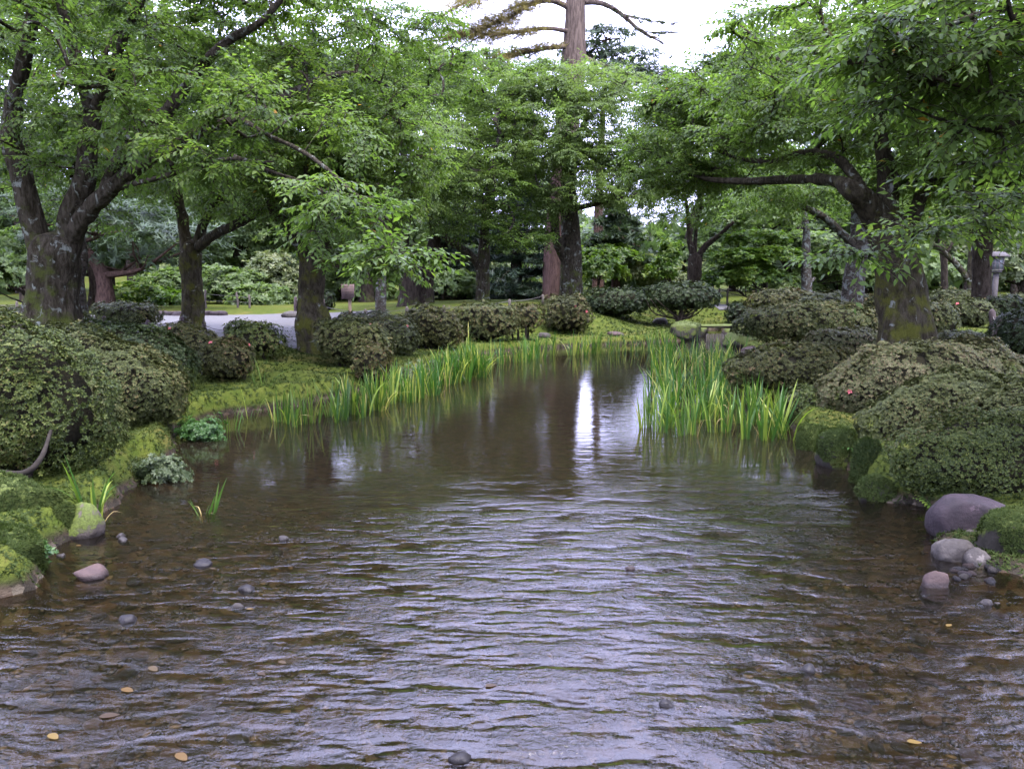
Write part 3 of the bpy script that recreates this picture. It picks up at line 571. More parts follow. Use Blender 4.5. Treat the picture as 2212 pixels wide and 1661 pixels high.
# ------------------------------------------------------------------ background: conifers, pines, maple, shrubs, wood
def needle_template(seed, n=12, up=.5, w=.035):
    r = rs(seed); V_ = []; F_ = []
    for k in range(n):
        a = r.uniform(0, 2 * math.pi); d = np.array([math.cos(a), math.sin(a), r.uniform(-.15, .9) * up]); d /= np.linalg.norm(d)
        s = norm(np.cross(d, [0, 0, 1.]))[...] * w; b = len(V_)
        V_ += [s, -s, d]; F_.append((b, b + 1, b + 2))
    return np.array(V_), np.array(F_)
def rosette_template(seed, n=6, w=.26, droop=.1, up=.5):
    r = rs(seed); V_ = []; F_ = []
    for k in range(n):
        a = 2 * math.pi * (k + r.uniform(-.3, .3)) / n; d = np.array([math.cos(a), math.sin(a), r.uniform(.15, 1.1) * up]); d /= np.linalg.norm(d)
        Rm = frames(d[None], None, np.array([r.uniform(-.6, .6)]))[0]; b = len(V_)
        V_ += [Rm @ p_ for p_ in np.array([(0.05, 0, 0), (.5, w, .06), (.5, -w, .06), (1, 0, -droop)])]; F_ += [(b, b + 3, b + 1), (b, b + 2, b + 3)]
    return np.array(V_), np.array(F_), np.repeat(np.arange(n), 2)
ROS = [rosette_template(k) for k in range(6)]
NED = [needle_template(k) for k in range(6)]
NED5 = [needle_template(k, 6, .6, .09) for k in range(5)]
def tri_rosette(seed, n=6, w=.2, up=.8):
    r = rs(seed); V_ = []; F_ = []
    for k in range(n):
        a = 2 * math.pi * (k + r.uniform(-.3, .3)) / n; d = np.array([math.cos(a), math.sin(a), r.uniform(.1, 1.1) * up]); d /= np.linalg.norm(d)
        s_ = norm(np.cross(d, [0, 0, 1.])) * w; b = len(V_); V_ += [d * .12 + s_ * 1.1, d * .25 - s_ * 1.1, d]; F_.append((b, b + 2, b + 1))
    return np.array(V_), np.array(F_), np.arange(n)
ROT = [tri_rosette(k) for k in range(6)]
def scatter(acc, pos, nrm, size, r, tmpl, lo=.1, hi=.9, cl=None):
    ty = r.randint(0, len(tmpl), len(pos)); up = norm(np.cross(nrm, r.randn(len(pos), 3)))
    R = np.stack([up, np.cross(nrm, up), nrm], -1)
    for k, tp in enumerate(tmpl):
        s_ = ty == k
        if not s_.any(): continue
        V_, F_ = inst(tp[0], tp[1], R[s_], pos[s_], size[s_]); nf = len(tp[1]); n = s_.sum()
        if len(tp) > 2: rn = r.uniform(lo, hi, (n, tp[2].max() + 1))[:, tp[2]]
        else: rn = r.uniform(lo, hi, (n, nf)) * .5 + r.uniform(lo, hi, (n, 1)) * .5
        if cl is not None: rn = rn + cl[s_][:, None]
        acc.add(V_, F_, np.clip(rn, 0, 1).ravel())
M_PINE = leafmat('pine_needles', [(0, (.020, .038, .022)), (.5, (.042, .070, .038)), (1, (.07, .105, .055))], .6, .3)
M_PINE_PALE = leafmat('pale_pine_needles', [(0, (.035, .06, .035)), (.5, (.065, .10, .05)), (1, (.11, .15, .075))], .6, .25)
M_FIR = leafmat('fir_needles', [(0, (.008, .018, .012)), (.6, (.016, .034, .020)), (1, (.03, .06, .03))], .6, .1)
M_BROWNFIR = leafmat('browning_needles', [(0, (.09, .085, .065)), (.5, (.17, .14, .085)), (1, (.25, .19, .10))], .7, .4)
M_BGREEN = leafmat('background_green', [(0, (.054, .090, .036)), (.5, (.095, .147, .055)), (1, (.14, .195, .075))], .5, .45)
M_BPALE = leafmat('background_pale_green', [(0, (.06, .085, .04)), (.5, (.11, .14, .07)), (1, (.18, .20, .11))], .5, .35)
M_MAPLE = leafmat('maple_green', [(0, (.03, .07, .012)), (.5, (.07, .13, .02)), (1, (.15, .21, .035))], .45, .45)
def blob_tree(name, label, base, pads, bark, lm, seed, tmpl, size, dens, trunk_r=.15, cat='tree', group=None, flat=False, limbs=True):
    """pads (u,v,Y,rx,ry,rz): leaf masses at their own depth, on a branching skeleton"""
    r = rs(seed); root = empty(name, base, label, cat, group); o = np.array(base); PD = []
    for (u, v, Y, rx, ry, rz) in pads: c_ = P(u, v, Y); PD.append((c_, np.array([rx, ry, rz])))
    top = max(PD, key=lambda a_: a_[0][2])[0]
    tp = catmull([(base[0], base[1], base[2] - .2, trunk_r * 1.3), (base[0] + r.uniform(-.1, .1), base[1], base[2] + (top[2] - base[2]) * .35, trunk_r), (base[0] * .5 + top[0] * .5, base[1] * .5 + top[1] * .5, base[2] + (top[2] - base[2]) * .7, trunk_r * .6), (*top, trunk_r * .2)], .3)
    V_, F_ = tube(tp, 9, .12, (.3, .3, 4), seed); part('trunk', mesh_np('trunk', V_ - o, F_, bark, smooth=True), root)
    A = Acc(); B = Acc()
    for c_, rad in PD:
        if limbs:
            k = np.argmin(np.abs(tp[:, 2] - max(base[2] + .3, c_[2] - rad[2] * .6 - .25 * np.linalg.norm(c_[:2] - base[:2]))))
            a_ = tp[k]; mid = (a_[:3] + c_) / 2 + np.array([0, 0, -.1 * np.linalg.norm(c_ - a_[:3])])
            V_, F_ = tube(catmull([(*a_[:3], a_[3] * .55), (*mid, trunk_r * .3), (*c_, .02)], .35), 5, cap=False); A.add(V_, F_)
            for q_ in range(5):
                e = c_ + norm(r.randn(3)) * rad * .8; V_, F_ = tube(catmull([(*mid, trunk_r * .2), (*((mid + e) / 2 + r.randn(3) * .1), trunk_r * .14), (*e, .012)], .5), 4, cap=False); A.add(V_, F_)
        area = 4 * math.pi * ((rad[0] * rad[1]) ** 1.6 / 3 + (rad[0] * rad[2]) ** 1.6 / 3 + (rad[1] * rad[2]) ** 1.6 / 3) ** (1 / 1.6)
        n = int(area / size ** 2 * dens); d = norm(r.randn(n, 3)); d[:, 2] = np.where(d[:, 2] < -.3, -d[:, 2], d[:, 2]); d = norm(d)
        lump = 1 + .38 * fbm(d * 2.3 + seed + c_, 3); rr_ = r.uniform(.55, 1.0, n) ** .5 * lump
        pos = c_ + d * rad * rr_[:, None]; nm = norm(d / rad * rad.mean() + r.randn(n, 3) * .5 + np.array([0, 0, .5 if not flat else 1.2]))
        scatter(B, pos, nm, size * r.uniform(.6, 1.25, n), r, tmpl, .1, .8, .25 * fbm(pos * 1.1, 2))
    if A.V: part('small_branches', A.mesh('small_branches', bark, o), root, 'stuff')
    part('foliage', B.mesh('foliage', lm, o), root, 'stuff')
    return root
# giant conifer whose bare upper trunk stands against the sky
gb = gbase(1200, 36); r_ = rs(77); root = empty('giant_conifer', gb, 'giant conifer with a thick pale trunk and thinning browned foliage against the sky', 'tree')
tp = catmull([(gb[0], gb[1], gb[2] - .2, .66), (*P(1203, 560, 36), .6), (*P(1215, 400, 36), .55), (*P(1232, 200, 36), .52), (*P(1240, 110, 36), .50), (*P(1243, 0, 36), .42), (*P(1245, -160, 36), .33), (*P(1247, -340, 36), .15)], .25)
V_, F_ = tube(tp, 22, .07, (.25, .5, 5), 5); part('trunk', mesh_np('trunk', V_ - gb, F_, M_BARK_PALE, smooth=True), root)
BB = Acc(); GG = Acc()
def conifer_limb(pts, rads, brown, nsub=9, fan=1.3, dens=1., sub_len=1.):
    path = catmull([(*P(u, v, Y), rr * .72) for (u, v, Y), rr in zip(pts, rads)], .2); V_, F_ = tube(path, 8, .12, None, 3)
    part('branch', mesh_np('branch', V_ - gb, F_, M_BARK_PALE, smooth=True), root); tg = norm(np.gradient(path[:, :3], axis=0))
    acc = BB if brown else GG; S_ = Acc()
    for q_ in range(nsub):
        k = int(len(path) * (.3 + .7 * q_ / nsub)); k = min(k, len(path) - 1); sd = 1 if q_ % 2 else -1
        side = norm(np.cross(tg[k], [0, 0, 1.])) * sd; dv = norm(side * r_.uniform(.3, 1) + tg[k] * .8 + np.array([0, 0, r_.uniform(-.25, .2)]))
        ln = fan * r_.uniform(.6, 1.15) * sub_len; e = path[k, :3] + dv * ln + np.array([0, 0, -.08 * ln]); m_ = (path[k, :3] + e) / 2 + np.array([0, 0, .08 * ln])
        sp_ = catmull([(*path[k, :3], .045), (*m_, .03), (*e, .012)], .12); V2, F2 = tube(sp_, 4, cap=False); S_.add(V2, F2)
        n = int(80 * ln * dens); kk = r_.randint(0, len(sp_), n); pos = sp_[kk, :3] + r_.randn(n, 3) * np.array([.2, .2, .07]) * ln
        scatter(acc, pos, norm(r_.randn(n, 3) * .4 + np.array([0, 0, 1.])), r_.uniform(.12, .26, n), r_, NED, .1, .9)
    part('small_branches', S_.mesh('small_branches', M_BARK_PALE, gb), root, 'stuff')
conifer_limb([(1235, 20, 36), (1190, 2, 35.5), (1140, 12, 35), (1100, 40, 34.5), (1040, 60, 34)], [.2, .16, .12, .08, .03], True, 16, 1.7)
conifer_limb([(1235, 70, 36), (1180, 62, 35), (1100, 72, 34), (1010, 75, 33.5), (960, 80, 33)], [.16, .12, .09, .05, .02], True, 14, 1.4)
conifer_limb([(1232, 100, 36), (1180, 105, 35), (1120, 118, 34.5), (1080, 130, 34)], [.16, .12, .09, .04], True, 9, 1.2)
conifer_limb([(1238, -30, 36), (1150, -40, 35), (1040, -10, 34), (980, 20, 33)], [.16, .12, .08, .03], True, 14, 1.6)
conifer_limb([(1250, 5, 36), (1300, 8, 36), (1340, 30, 36), (1385, 68, 36), (1435, 95, 36)], [.2, .16, .13, .09, .03], False, 9, .8, .3)
conifer_limb([(1340, 30, 36), (1390, 42, 36), (1420, 48, 36), (1465, 55, 36)], [.05, .04, .03, .01], False, 6, .35, .7)
conifer_limb([(1385, 68, 36), (1420, 72, 36), (1455, 70, 36)], [.04, .03, .01], False, 4, .35, .7)
conifer_limb([(1250, 120, 36), (1300, 140, 36), (1380, 168, 36), (1430, 166, 36)], [.16, .12, .07, .03], False, 12, 1.0, .8)
conifer_limb([(1235, 150, 36), (1170, 150, 35.5), (1120, 165, 35)], [.12, .09, .04], False, 10, 1.3, 1.2)
conifer_limb([(1248, -70, 36), (1290, -90, 36), (1350, -60, 36)], [.14, .1, .04], False, 9, 1.1, 1.)
conifer_limb([(1246, -200, 36), (1300, -220, 36), (1340, -190, 36)], [.1, .07, .03], False, 9, 1.2, 1.)
conifer_limb([(1246, -200, 36), (1190, -220, 36), (1150, -190, 36)], [.1, .07, .03], False, 9, 1.2, 1.)
part('foliage', BB.mesh('foliage', M_BROWNFIR, gb), root, 'stuff'); part('foliage', GG.mesh('foliage', M_PINE, gb), root, 'stuff')
def layered(name, label, base, u, Y, v0, v1, w0, w1, mat, bark, seed, tr=.25, size=.3, n=14, dens=1., group=None, cat='tree', tiers=None):
    """conifer with tiers of drooping branches from v1 (low) up to v0 (tip)"""
    r = rs(seed); root = empty(name, base, label, cat, group); o = np.array(base); top = P(u, v0, Y); bot = P(u, v1, Y)
    V_, F_ = tube(catmull([(base[0], base[1], base[2] - .2, tr), (*((np.array(base) + top) / 2), tr * .65), (*top, .03)], .4), 9, .08, (.25, .3, 4), seed)
    part('trunk', mesh_np('trunk', V_ - o, F_, bark, smooth=True), root); A = Acc(); B = Acc(); T = tiers or n
    for k in range(T):
        f = k / max(1, T - 1); z = bot[2] + (top[2] - bot[2]) * f; R_ = w1 + (w0 - w1) * f; c_ = np.array([base[0] + (top[0] - base[0]) * f, base[1] + (top[1] - base[1]) * f, z])
        for q_ in range(7):
            a = r.uniform(0, 2 * math.pi); ln = R_ * r.uniform(.6, 1.1); d = np.array([math.cos(a), math.sin(a), 0])
            path = catmull([(*c_, .05), (*(c_ + d * ln * .5 + [0, 0, .04 * ln]), .035), (*(c_ + d * ln + [0, 0, -.12 * ln]), .01)], .25)
            V2, F2 = tube(path, 4, cap=False); A.add(V2, F2); nn = int(ln * 26 * dens / size * .3)
            kk = (r.uniform(.15, 1, nn) * (len(path) - 1)).astype(int); sd = norm(np.cross(d, [0, 0, 1.]))
            pos = path[kk, :3] + sd * (r.uniform(-1, 1, nn) * .38 * ln * (1 - .5 * kk / len(path)))[:, None] + r.randn(nn, 3) * .05
            scatter(B, pos, norm(r.randn(nn, 3) * .45 + [0, 0, 1.]), r.uniform(.6, 1.2, nn) * size, r, NED5, .1, .8)
    part('small_branches', A.mesh('small_branches', bark, o), root, 'stuff'); part('foliage', B.mesh('foliage', mat, o), root, 'stuff')
layered('fir_tree', 'dark tiered fir filling the gap between the forked cherry and the giant conifer', gbase(1115, 38), 1115, 38, 200, 650, 1.2, 3.0, M_FIR, M_BARK_DARK, 21, .3, .34, 16, 2.2)
layered('fir_tree', 'dark fir behind the cherry pair on the moss mound', gbase(985, 42), 985, 42, 300, 640, .8, 2.4, M_FIR, M_BARK_DARK, 22, .25, .34, 12, 1.8)
blob_tree('pine_tree', 'high crowned blue green pine against the sky just right of the giant trunk', gbase(1290, 46), [(1310, 80, 46, 1.5, 1.5, .5), (1290, 115, 46, 2.0, 1.6, .5), (1350, 125, 46, 1.9, 1.6, .45), (1390, 160, 46, 1.6, 1.5, .4), (1310, 165, 46, 2.6, 1.8, .6), (1380, 195, 46, 1.8, 1.5, .4)], M_BARK_RED, M_PINE, 23, NED5, .42, 2.2, .26, flat=True)
layered('pine_tree', 'dark low tiered pine behind the pale bushes right of the giant trunk', gbase(1330, 42), 1325, 42, 430, 560, .8, 2.4, M_PINE, M_BARK_RED, 24, .25, .36, 9, 2.0)
blob_tree('pine_tree', 'pine with a dark red trunk behind the flat topped hedge, broad grey green pads', gbase(232, 30), [(250, 480, 30, 3.6, 2, .9), (390, 520, 29, 2.2, 2, .8), (120, 460, 30, 2.5, 2, .8), (300, 560, 31, 3, 2, .6)], M_BARK_RED, M_PINE, 31, NED5, .32, 1.5, .27, flat=True)
blob_tree('pine_tree', 'grey brown pine trunk touching the dark red one beyond the flat topped hedge', gbase(207, 33), [(180, 520, 33, 2.4, 2, .7), (60, 540, 33, 2.4, 2, .8)], M_BARK_DARK, M_PINE, 32, NED5, .32, 1.3, .2, flat=True)
blob_tree('pine_tree', 'dark pine with a strongly leaning trunk behind the notice board', gbase(795, 38), [(740, 560, 38, 2.4, 2, .7), (700, 500, 38, 2.4, 2, .9), (800, 480, 39, 2.6, 2, .9)], M_BARK_DARK, M_PINE, 33, NED5, .36, 1.4, .3, flat=True)
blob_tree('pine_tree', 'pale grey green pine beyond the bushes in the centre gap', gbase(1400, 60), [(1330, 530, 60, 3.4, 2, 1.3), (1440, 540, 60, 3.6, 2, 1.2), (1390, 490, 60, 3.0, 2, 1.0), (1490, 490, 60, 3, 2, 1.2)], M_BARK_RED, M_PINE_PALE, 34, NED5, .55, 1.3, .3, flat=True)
blob_tree('maple_tree', 'bright yellow green maple glowing behind the forked cherry on the right', gbase(1650, 33), [(1640, 520, 32.5, 1.3, 1, .45), (1600, 560, 32, 1.2, 1, .4), (1680, 555, 32, 1.0, 1, .4), (1620, 600, 32.3, 1.5, 1.2, .6), (1570, 610, 32.6, .9, .8, .4)], M_BARK_DARK, M_MAPLE, 35, ROS, .17, 1.4, .1, flat=True)
blob_tree('maple_tree', 'deep green maple between the bright maple and the lichen patched cherry', gbase(1700, 36), [(1750, 540, 35, 2, 1.5, .9), (1810, 580, 35, 1.6, 1.5, .8), (1690, 620, 35, 1.6, 1.2, .6), (1640, 480, 36, 2, 1.5, .8)], M_BARK_DARK, M_BGREEN, 36, ROS, .2, 1.4, .16, flat=True)
bgs = [  # label, u, Y, pads, mat, size
 ('fresh green bush low on the left behind the big mossy trunk', 60, 30, [(40, 600, 30, 2.4, 1.5, 1.0), (-60, 580, 30, 2, 1.5, 1.3)], M_BGREEN),
 ('bright green low bush beyond the rope fence, under the left pine', 320, 34, [(310, 645, 34, 1.2, 1, .7), (360, 655, 34, 1.1, 1, .5)], M_MAPLE),
 ('fresh green round bush between pine trunk and the straight cherry', 390, 36, [(375, 620, 36, 1.4, 1.2, .8), (440, 640, 36, 1.2, 1, .6)], M_BGREEN),
 ('wide leafy bush at the far edge of the gravel plaza', 510, 36, [(500, 630, 36, 2.0, 1.4, 1.1), (560, 650, 35, 1.6, 1.2, .7)], M_BGREEN),
 ('whitish green flowering tree at the far edge of the plaza', 600, 37, [(595, 600, 37, 1.3, 1.2, 1.0), (560, 615, 37.5, 1.3, 1.2, .8), (620, 640, 36.5, .9, 1, .7)], M_BPALE),
 ('dusky green tree filling the space left of the leaning cherry', 500, 42, [(480, 540, 42, 2.6, 2, 1.5), (560, 500, 42, 2.4, 2, 1.6), (440, 580, 42, 2, 1.5, 1.0)], M_BGREEN),
 ('green thicket shrub behind the notice board', 740, 40, [(730, 620, 40, 2.0, 1.4, .9), (660, 640, 40, 1.5, 1.2, .7)], M_BGREEN),
 ('green shrub seen between the notice board and the cherry pair', 840, 42, [(830, 600, 42, 2.2, 1.4, 1.3), (800, 640, 41, 1.4, 1.2, .6)], M_BGREEN),
 ('low green shrub behind the forked cherry', 960, 40, [(970, 620, 40, 1.8, 1.2, .8), (1040, 630, 41, 1.8, 1.2, .7), (1110, 640, 41, 1.8, 1.2, .6)], M_BGREEN),
 ('light green bush right beside the giant conifer base', 1290, 40, [(1290, 590, 40, 1.5, 1.2, .9), (1310, 560, 41, 1.7, 1.2, .7)], M_MAPLE),
 ('pale fuzzy round bush in the centre gap', 1400, 42, [(1395, 590, 42, 1.6, 1.3, .9), (1440, 610, 42, 1.4, 1, .6)], M_BPALE),
 ('upright light green bush rising in front of the pale fuzzy one', 1445, 40, [(1445, 560, 40, .55, .5, 1.0), (1430, 590, 40, .8, .6, .7)], M_MAPLE),
 ('wide dark leafy tree behind the right azaleas', 1900, 38, [(1800, 600, 38, 2.0, 1.6, .9), (1900, 570, 38, 2.6, 1.8, 1.4), (2010, 590, 38, 2.4, 1.8, 1.2)], M_BGREEN),
 ('grey green airy tree at the right edge behind the lamp post', 2200, 36, [(2190, 590, 36, 1.8, 1.5, 1.2), (2250, 540, 36, 2, 1.5, 1.4), (2100, 560, 38, 1.6, 1.2, 1.2)], M_BPALE),
 ('green bush between the dark Y cherry and the maple', 1540, 44, [(1540, 600, 44, 1.4, 1.2, .8), (1500, 560, 45, 2, 1.5, 1.2), (1580, 540, 46, 2, 1.5, 1.2)], M_BGREEN)]
for k, (lb, u, Y, pads, mt) in enumerate(bgs):
    small = 'bush' in lb or 'shrub' in lb
    blob_tree('bush' if small else 'leafy_tree', lb, gbase(u, Y), pads, M_BARK_DARK, mt, 100 + k, ROS, .15 + .002 * Y, 1.25, .07 if small else .14, cat='bush' if small else 'tree')
blob_tree('leafy_tree', 'thin airy young tree added far off to break up the bright sky in the centre gap', gbase(1370, 58), [(1350, 400, 58, 1.7, 1.2, 1.6), (1400, 440, 58, 1.6, 1.2, 1.0), (1320, 450, 58, 1.2, 1, .9)], M_BARK_DARK, M_BPALE, 159, ROT, .3, .45, .09)  # sparse tree added to soften the sky hole and its reflection
for k, (lb, u, Y, pads) in enumerate([
    ('tall leafy tree rising behind the big left cherry', 60, 40, [(40, 300, 40, 3.6, 2.5, 2.4), (-60, 160, 40, 3.4, 2.5, 2.4), (120, 60, 40, 3.4, 2.5, 2.4), (20, 430, 40, 3, 2, 1.5)]),
    ('tall leafy tree between the big left cherry and the straight one', 290, 44, [(270, 330, 44, 3.6, 2.5, 2.4), (330, 210, 44, 3.2, 2.5, 2.2), (240, 60, 44, 3.6, 2.5, 2.6), (300, 430, 44, 3.2, 2, 1.6)]),
    ('tall leafy tree showing above the straight cherry', 520, 42, [(520, 330, 42, 3.6, 2.5, 2.4), (460, 230, 42, 3, 2.5, 1.8), (600, 180, 42, 3.2, 2.5, 2.2), (400, 150, 42, 2.6, 2.5, 1.8), (520, 430, 42, 3.4, 2, 1.5)]),
    ('tall leafy tree showing above the leaning hollow cherry', 740, 41, [(740, 300, 41, 3.6, 2.5, 2.4), (690, 200, 41, 3, 2.5, 2), (820, 190, 41, 3.2, 2.5, 2), (760, 420, 41, 3.4, 2, 1.6)]),
    ('tall leafy tree filling the gap left of the giant conifer', 960, 43, [(950, 280, 43, 3.4, 2.5, 2.2), (900, 190, 43, 2.8, 2.5, 1.8), (1030, 200, 43, 3, 2.5, 2), (980, 400, 43, 3.2, 2, 1.8)]),
    ('tall leafy tree right of the giant conifer behind the dark Y cherry', 1480, 45, [(1530, 320, 45, 2.6, 2.5, 2.0), (1580, 260, 45, 3.0, 2.5, 2.2), (1560, 400, 45, 3.0, 2, 1.6)]),
    ('tall leafy tree behind the long low limb of the mossy cherry', 1720, 44, [(1700, 260, 44, 3.6, 2.5, 2.4), (1640, 170, 44, 3, 2.5, 1.8), (1790, 150, 44, 3.4, 2.5, 2.2), (1700, 400, 44, 3.6, 2, 1.8)]),
    ('tall leafy tree behind the crown of the huge mossy cherry', 1960, 43, [(1940, 280, 43, 3.6, 2.5, 2.4), (1880, 160, 43, 3.4, 2.5, 2.2), (2040, 150, 43, 3.4, 2.5, 2.2), (1960, 420, 43, 3.6, 2, 1.8)]),
    ('tall leafy tree behind the lamp post at the right edge', 2190, 42, [(2180, 300, 42, 3.6, 2.5, 2.4), (2240, 160, 42, 3.4, 2.5, 2.4), (2200, 430, 42, 3.4, 2, 1.8)])]):
    blob_tree('leafy_tree', lb, gbase(u, Y), pads, M_BARK_DARK, M_BGREEN, 160 + k, ROT, .40, 1.15, .22)
# far wood behind everything: one mass
r_ = rs(5); B = Acc(); BT = Acc()
for k in range(125):
    x = r_.uniform(-62, 66); y = r_.uniform(50, 78) if k > 60 else r_.uniform(48, 54); gap = abs((x / y) - .19) < .13
    hgt = r_.uniform(7, 11) if not gap else (r_.uniform(3.2, 4.2) if abs(x / y - .155) < .055 else r_.uniform(5.5, 8.5)); g0 = gz1(x, y)
    V_, F_ = tube(np.array([(x, y, g0 - .2, .25), (x, y, g0 + hgt * .5, .2), (x, y, g0 + hgt, .05)]), 6); BT.add(V_, F_)
    for q_ in range(6):
        c_ = np.array([x + r_.uniform(-1.8, 1.8), y + r_.uniform(-1, 1), g0 + hgt * r_.uniform(.12, .95)]); rad = np.array([2.4, 2, 1.3]) * r_.uniform(.7, 1.2); n = 44
        d = norm(r_.randn(n, 3)); pos = c_ + d * rad * (r_.uniform(.6, 1.1, n) * (1 + .3 * fbm(d * 2 + k, 2)))[:, None]
        scatter(B, pos, norm(d + r_.randn(n, 3) * .4 + [0, 0, .5]), r_.uniform(.6, 1.1, n), r_, NED5 if k % 2 else ROT, .0, .7, np.full(n, .3 * math.sin(k * 3.1)))
root = tag(bpy.data.objects.new('woodland', None), 'dense mixed wood closing the view far behind the garden', 'wood', kind='stuff'); C.objects.link(root)
part('foliage', B.mesh('foliage', M_BGREEN, np.zeros(3)), root, 'stuff'); part('trunks', BT.mesh('trunks', M_BARK_DARK, np.zeros(3)), root, 'stuff')
# ------------------------------------------------------------------ clipped azaleas
AZ = dict(
    olive=leafmat('azalea_olive', [(0, (0.0180, 0.0244, 0.0088)), (.4, (0.0385, 0.0490, 0.0166)), (.72, (0.0647, 0.0768, 0.0262)), (.86, (0.0826, 0.0656, 0.0315)), (1, (0.1077, 0.1049, 0.0524))], .55, .08, spec=.18),
    red=leafmat('azalea_reddish', [(0, (0.0180, 0.0227, 0.0078)), (.45, (0.0378, 0.0437, 0.0140)), (.7, (0.0647, 0.0681, 0.0227)), (.82, (0.0718, 0.0480, 0.0262)), (1, (0.1077, 0.0699, 0.0393))], .55, .08, spec=.18),
    green=leafmat('azalea_green', [(0, (0.0161, 0.0262, 0.0078)), (.5, (0.0404, 0.0577, 0.0140)), (.78, (0.0718, 0.0874, 0.0227)), (.9, (0.0808, 0.0612, 0.0305)), (1, (0.1167, 0.1224, 0.0436))], .5, .08, spec=.18),
    pale=leafmat('azalea_pale', [(0, (0.0251, 0.0297, 0.0121)), (.35, (0.0503, 0.0594, 0.0244)), (.65, (0.0772, 0.0839, 0.0383)), (.8, (0.0853, 0.0629, 0.0393)), (1, (0.1167, 0.1136, 0.0653))], .5, .08, spec=.18),
    dark=leafmat('azalea_dark', [(0, (0.0081, 0.0157, 0.0062)), (.5, (0.0180, 0.0297, 0.0105)), (1, (0.0378, 0.0524, 0.0192))], .45, .10, spec=.18))
M_CORE = plain('azalea_shaded_twigs', (.014, .013, .007), .95, (.006, .006, .004), 60, .01, .1)  # twig brown darkened, puts the shade of the leaf gaps into the core
M_STEM = plain('azalea_stem', (.022, .018, .014), .9, bump=.004)
M_FLOWER = leafmat('azalea_flower', [(0, (.40, .07, .10)), (1, (.5, .14, .18))], .5, .3)
RAZ = [rosette_template(200 + k, 5, .27, .05, .55) for k in range(6)]; RAT = [tri_rosette(230 + k, 6, .23, .42) for k in range(6)]
FLW = rosette_template(300, 5, .42, .1, .6)
FM = mesh_np('flower', FLW[0] * .030, FLW[1], M_FLOWER, np.full(len(FLW[1]), .5))
nF = np.arange(4000) + .5; phi = np.arccos(1 - 2 * nF / 4000); th = math.pi * (1 + 5 ** .5) * nF
def sellip(d, rad, e, seed, slope, lumpy):
    dd = d.copy(); sc_ = (np.abs(dd) ** e).sum(1) ** (-1 / e); p_ = dd * sc_[:, None]
    lo = p_[:, 2] < 0; tap = np.where(lo, 1 - .28 * np.abs(p_[:, 2]) ** 1.5, 1.)
    l_ = 1 + lumpy * fbm(d * 1.6 + seed * 5.1, 2) + .035 * fbm(d * 5 + seed * 3.3, 2)
    p_ = p_ * rad * np.stack([tap * l_, tap * l_, l_], 1); p_[:, 2] += slope * p_[:, 0]; return p_
